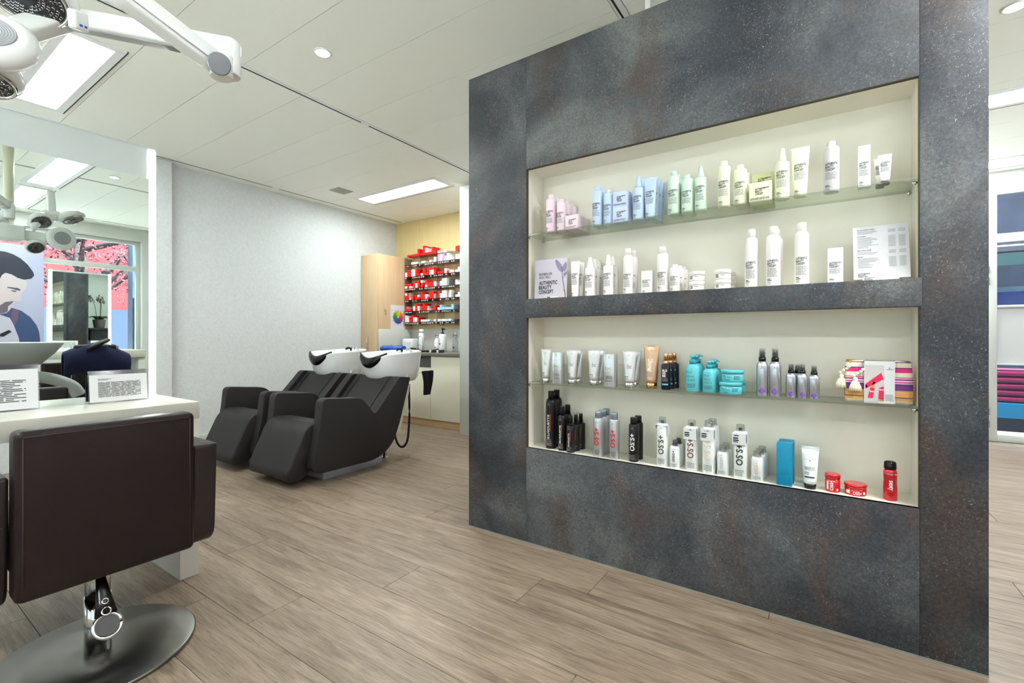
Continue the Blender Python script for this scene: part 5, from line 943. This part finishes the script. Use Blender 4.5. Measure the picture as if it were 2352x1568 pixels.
PRN = {
    'hair': [(0.142, 1.306), (0.237, 1.303), (0.309, 1.279), (0.375, 1.235), (0.442, 1.161), (0.493, 1.07), (0.506, 1.023), (0.476, 0.972), (0.408, 0.953), (0.35, 0.97), (0.293, 1.011), (0.237, 1.028), (0.205, 0.99), (0.189, 0.942), (0.142, 0.925), (0.02, 0.94), (-.12, .85), (-.2, 1.0), (-.12, 1.22), (0.03, 1.31)],
    'face': [(0.237, 1.023), (0.293, 1.011), (0.35, 0.97), (0.417, 0.948), (0.438, 0.932), (0.433, 0.871), (0.417, 0.822), (0.408, 0.809), (0.387, 0.772), (0.383, 0.688), (0.371, 0.663), (0.342, 0.655), (0.326, 0.648), (0.301, 0.599), (0.285, 0.551), (0.253, 0.503), (0.213, 0.484), (0.142, 0.475), (0.0, .52), (-.1, .68), (-.1, .9), (0.0, 1.0), (0.12, 1.02)],
    'brow': [(0.253, 0.843), (0.35, 0.834), (0.379, 0.813), (0.367, 0.8), (0.309, 0.818), (0.253, 0.831)], 'eye': [(0.285, 0.799), (0.342, 0.803), (0.326, 0.778), (0.293, 0.788)],
    'beard': [(0.189, 0.593), (0.237, 0.642), (0.317, 0.659), (0.293, 0.623), (0.261, 0.585), (0.257, 0.515), (0.213, 0.489), (0.142, 0.481), (0.02, 0.52), (-.05, .62), (-.04, .7), (.05, .6)],
    'jacket': [(-.40, .40), (-.1, .50), (0.142, 0.475), (0.237, 0.514), (0.293, 0.569), (0.383, 0.533), (0.467, 0.452), (0.527, 0.345), (0.553, 0.248), (0.562, 0.15), (0.562, 0.02), (-.43, 0.02)], 'strap': [(0.301, 0.558), (0.358, 0.537), (0.354, 0.436), (0.321, 0.334), (0.285, 0.434)],
    'shirt': [(0.0, 0.469), (0.189, 0.471), (0.277, 0.433), (0.309, 0.352), (0.358, 0.175), (0.375, 0.03), (0.0, 0.03)], 'device': [(0.189, 0.221), (0.269, 0.274), (0.293, 0.251), (0.221, 0.186), (0.189, 0.186)]}
for i, (nm, c_) in enumerate((('jacket', (48, 66, 106)), ('shirt', (178, 172, 188)), ('strap', (98, 72, 96)), ('face', (186, 170, 174)), ('hair', (38, 40, 56)), ('beard', (96, 84, 94)), ('brow', (66, 62, 82)), ('eye', (96, 86, 104)), ('device', (22, 24, 30)))):
    obj('printed_' + nm, G().prism(PRN[nm], -.0006 * (i + 1), 0, 'x').mesh(nm), mat('poster_' + nm, c_, .6), pc)
# tray trolley
tt = thing('tray_trolley', 'pale grey tray on a column with curved arm, reflected in the lit mirror', 'trolley', (.6, .9, 0))
R = []
for z, x, y0, y1 in ((.80, .10, -.18, .13), (.83, .16, -.26, .20), (.93, .22, -.36, .29), (1.02, .24, -.40, .35), (1.03, .235, -.395, .345), (1.0, .20, -.34, .28), (.95, .16, -.28, .20)):
    R.append([(x * math.copysign(abs(math.cos(q)) ** .5, math.cos(q)), (y0 + y1) / 2 + (y1 - y0) / 2 * math.copysign(abs(math.sin(q)) ** .8, math.sin(q)), z) for q in [2 * PI * m / 32 for m in range(32)]])
obj('tray', G().rings(R).mesh('t'), 'plastic_grey', tt); obj('column', G().lathe([(.06, .06), (.78, .06), (.80, .09)], 24, 0, -.04).mesh('c'), 'plastic_grey', tt)
obj('curved_arm', G().path(spl([(0, -.02, .73), (0, .12, .725), (0, .28, .69), (0, .42, .61), (0, .47, .52)]), .053, 14).mesh('a'), 'plastic_grey', tt); obj('foot', G().lathe([(0, .25), (.03, .25), (.06, .07)], 32, 0, -.04).mesh('f'), 'plastic_grey', tt)
# coat over a chair
cc = thing('stool_chair', 'black padded chair with chrome frame carrying a navy coat, in reflection', 'chair', (.9, 1.57, 0)); obj('back_pad', bx(-.03, .03, -.17, .17, .62, 1.0, .025, 3), 'leather_black', cc); obj('seat_pad', bx(-.22, .22, -.2, .2, .46, .53, .025, 3), 'leather_black', cc)
for s in (-1, 1): obj('back_tube', G().path([(.0, s * .18, .50), (.0, s * .185, .80), (.0, s * .18, .985)], .011, 10).mesh('b'), 'chrome', cc)
for sx in (-1, 1):
    for sy in (-1, 1): obj('leg', G().cyl((sx * .19, sy * .17, 0), (sx * .17, sy * .15, .47), .012).mesh('l'), 'chrome', cc)
ct = thing('navy_coat', 'navy coat slung over the reflected chair back', 'coat', (.9, 1.57, .55)); R = []
for i in range(12):
    f = i / 11; y = -.25 + .53 * f; top = .47 - .10 * abs(f - .45) ** 1.5 * 3; lo = .10 + .16 * abs(math.sin(f * 7)) * .5; R.append([(-.05 - .012 * math.sin(f * 30), y, lo), (-.06, y, (lo + top) / 2), (-.045, y, top - .03), (0, y, top), (.045, y, top - .03), (.06, y, (lo + top) / 2), (.05, y, lo + .05), (.035, y, lo + .05), (.04, y, top - .06), (0, y, top - .025), (-.035, y, top - .06), (-.038, y, lo)])
obj('cloth', G().rings(R).mesh('c'), mat('navy_cloth', (34, 38, 74), .9, bump=.4, bscale=120), ct); obj('collar', G().path([(-.07, -.08, .40), (-.09, .0, .46), (-.08, .08, .50)], [.05, .075, .05], 12, .35).mesh('co'), 'leather_black', ct)
# reception counter with orchid behind the dark partition (shows in the double reflection)
rc = thing('reception_counter', 'dark slate reception counter behind the dark partition', 'counter', (-.55, 2.62, 0)); obj('front', bx(-.75, .62, -.2, .25, 0, 1.20, .002), 'slate_laminate', rc); obj('counter_top', bx(-.77, .64, -.22, .27, 1.20, 1.23, .003), 'slate_laminate', rc)
op = thing('potted_orchid', 'white orchid in a grey pot on the reception counter, in reflection', 'orchid', (-.22, 2.60, 1.231)); obj('pot', G().lathe([(0, .065), (.01, .07), (.14, .085), (.145, .08), (.12, .072)], 28).mesh('p'), mat('pot_grey', (128, 124, 118), .7), op); random.seed(9)
for k in range(6):
    a = k * 1.05; d = Vector((math.cos(a), math.sin(a), 0)); obj('leaf', G().path([d * .02 + Vector((0, 0, .12)), d * .09 + Vector((0, 0, .20)), d * .17 + Vector((0, 0, .17))], [.012, .03, .006], 8, .2).mesh('l'), mat('leaf_green', (64, 104, 52), .45), op)
FM = G()
for k in range(5):
    a = 2 * PI * k / 5; FM.path([(0, 0, 0), (.018 * math.cos(a), .018 * math.sin(a), .004), (.034 * math.cos(a), .034 * math.sin(a), 0)], [.005, .016, .004], 8, .25)
FM = FM.mesh('flower'); FM.materials.append(mat('petal_white', (240, 240, 232), .5))
for s_ in range(3):
    p0 = ((-.03, .02), (.02, -.03), (.0, .01))[s_]; st = [Vector((p0[0], p0[1], .12)), Vector((p0[0] * 2, p0[1] * 2, .34)), Vector((p0[0] * 3 - .04, p0[1] * 3, .50)), Vector((p0[0] * 3 - .12, p0[1] * 4, .52))]
    obj('stem', G().path(st, .004, 8).mesh('s'), 'leaf_green', op)
    for q in range(6): p = st[2].lerp(st[3], q / 5) + Vector((random.uniform(-.03, .03), random.uniform(-.04, .04), random.uniform(-.06, .03))); obj('flower', FM, None, op, p, (random.uniform(.8, 1.8), 0, random.uniform(0, 6)))
# ------------------------------------------------------------------ outside
struct('ground_outside', G().box(XR + .26, 40, -30, YD + .2, -.12, -.06).box(XL - 8, XR + .26, -30, YF - .26, -.12, -.06).mesh('g'), mat('paving', (200, 198, 192), .8, var=.2, vscale=2))
struct('ground_yard', bx(XL - 8, 40, YD + .21, 40, -.12, -.06), mat('low_bounce_asphalt', (66, 66, 68), .85, var=.2, vscale=4))  # yard ground coloured dark in place of shade, to cut bounce on the ceiling
bb = thing('red_building', 'pink red building facade across the street beyond the windows', 'building', (13, 3, -.06)); obj('upper_wall', bx(0, 3, -16, 16, 2.0, 9), mat('facade_pink', (92, 28, 33), .8, var=.12, vscale=1.5), bb); obj('lower_wall', bx(-.1, 3, -16, 16, 0, 2.0), mat('facade_blue', (36, 48, 86), .7), bb)
for i in range(10):
    f = obj('window_frame', bx(-.06, .0, -14.6 + i * 3, -13.0 + i * 3, 4.6, 6.4), 'frame_white', bb); obj('pane', bx(-.08, -.06, -14.5 + i * 3, -13.1 + i * 3, 4.7, 6.3), mat('facade_glass', (90, 104, 124), .1), f)
pl = thing('stone_pillar', 'dark teal pillar just outside the window', 'pillar', (4.75, 3.10, -.06)); obj('shaft', bx(-.12, .12, -.10, .10, .12, 3.4, .01), mat('pillar_teal', (50, 70, 84), .5, var=.3, vscale=9), pl); obj('base', bx(-.16, .16, -.14, .14, 0, .12, .01), 'pillar_teal', pl)
def tree(loc, sd, label, hgt=5.0):
    random.seed(sd); t = thing('blossom_tree', label, 'tree', loc, 0, 'blossoming street trees'); obj('trunk', G().path([(0, 0, 0), (.05, .03, 1.2), (0, .05, 2.2), (.06, 0, 3.2)], [.17, .14, .11, .08], 12).mesh('t'), mat('bark', (52, 44, 46), .9, bump=.6, bscale=30), t); v = []; f = []
    for b in range(16):
        a = b * 2.4; z0 = 1.7 + (b % 8) * .2; d = Vector((math.cos(a), math.sin(a), 0)); L = random.uniform(1.1, 1.9); p = [Vector((0.03, .03, z0)), d * L * .4 + Vector((0, 0, z0 + .25)), d * L * .75 + Vector((random.uniform(-.2, .2), random.uniform(-.2, .2), z0 + .35 + random.uniform(-.2, .4))), d * L + Vector((0, 0, z0 + random.uniform(-.1, .9)))]
        obj('branch', G().path(p, [.06, .04, .025, .01], 7).mesh('b'), 'bark', t)
        for k in range(230):
            q = random.random(); c = p[1].lerp(p[2], q * 2) if q < .5 else p[2].lerp(p[3], q * 2 - 1); c = c + Vector((random.gauss(0, .16), random.gauss(0, .16), random.gauss(0, .16))); e1 = Vector((random.uniform(-1, 1), random.uniform(-1, 1), random.uniform(-1, 1))).normalized(); e2 = e1.orthogonal().normalized(); s = random.uniform(.02, .045); o = len(v); v += [c - e1 * s, c + e2 * s * .6, c + e1 * s, c - e2 * s * .6]; f.append((o, o + 1, o + 2, o + 3))
    o = obj('blossom', new_mesh('bl', v, f), mat('blossom_pink', (92, 38, 52), .8, var=.5, vscale=6), t); o['kind'] = 'stuff'
tree((7.2, 2.9, -.06), 3, 'nearer pink blossoming tree outside the windows'); tree((8.8, 7.2, -.06), 5, 'farther pink blossoming tree outside the windows')
# beyond the glazed door
fp = thing('slat_planter', 'magenta slatted planter on a turquoise plinth outside the glazed door', 'planter', (2.2, 8.0, -.06)); obj('base_board', bx(-1.4, 1.4, 0, .5, 0, .16), mat('navy_board', (22, 26, 44), .5), fp); obj('plinth', bx(-1.4, 1.4, -.02, .5, .16, .34), mat('turquoise_board', (0, 104, 142), .4), fp); obj('core', bx(-1.4, 1.4, .03, .48, .34, .74), mat('magenta_deep', (64, 6, 38), .5), fp)
for i in range(5): obj('slat', bx(-1.4, 1.4, 0, .03, .36 + i * .078, .41 + i * .078, .003), mat('magenta_slat', (104, 10, 58), .45), fp)
aw = thing('teal_awning', 'teal awning with slatted roof outside the glazed door', 'awning', (2.2, 9.6, -.06)); obj('valance', bx(-2, 2, 0, .04, 2.18, 2.36), mat('awning_teal', (14, 52, 54), .6), aw)
for i in range(9): obj('slat', bx(-2, 2, .1 + i * .28, .3 + i * .28, 2.40 + i * .05, 2.43 + i * .05), mat('slat_mauve', (50, 51, 62), .6), aw)
for x in (-1.9, 1.9): obj('post', bx(x - .05, x + .05, .0, .1, 0, 2.4), 'pillar_teal', aw)
vb = thing('violet_shopfront', 'blue violet shopfront across the yard beyond the glazed door', 'building', (2.4, 12.6, -.06)); obj('wall', bx(-6, 6, 0, 2, 0, 6), mat('shop_violet', (36, 43, 60), .7, var=.35, vscale=2.5), vb)
for i in range(8): fr = obj('window_frame', bx(-5.6 + i * 1.4, -4.5 + i * 1.4, -.05, 0, .5, 2.1), 'pillar_teal', vb); obj('pane', bx(-5.5 + i * 1.4, -4.6 + i * 1.4, -.07, -.05, .6, 2.0), mat('shop_pane', (30, 44, 92), .1), fr)
fb = thing('sky_block_facade', 'plain unseen facade added behind the camera to block sky light', 'building', (-4, -8, -.06)); obj('wall', bx(-13, 15, -2, 0, 0, 9), mat('facade_beige', (120, 117, 110), .8, var=.1, vscale=1), fb)  # unseen building added to keep direct sky light off the niches
for i in range(9): fr = obj('window_frame', bx(-12.4 + i * 3, -10.8 + i * 3, 0, .05, 1.0, 3.0), 'frame_white', fb); obj('pane', bx(-12.3 + i * 3, -10.9 + i * 3, .05, .07, 1.1, 2.9), 'facade_glass', fr)
for _o in bpy.data.objects:
    if _o.parent is not None and _o.name.split('.')[0] in ('lettering', 'small_print', 'label_print', 'tag_print', 'thin_print', 'print_dark', 'print_white', 'wheel_captions', 'fringe', 'bobbles', 'ribs', 'red_print', 'dark_lettering', 'white_lettering', 'orange_print', 'buttons'): _o['kind'] = 'stuff'
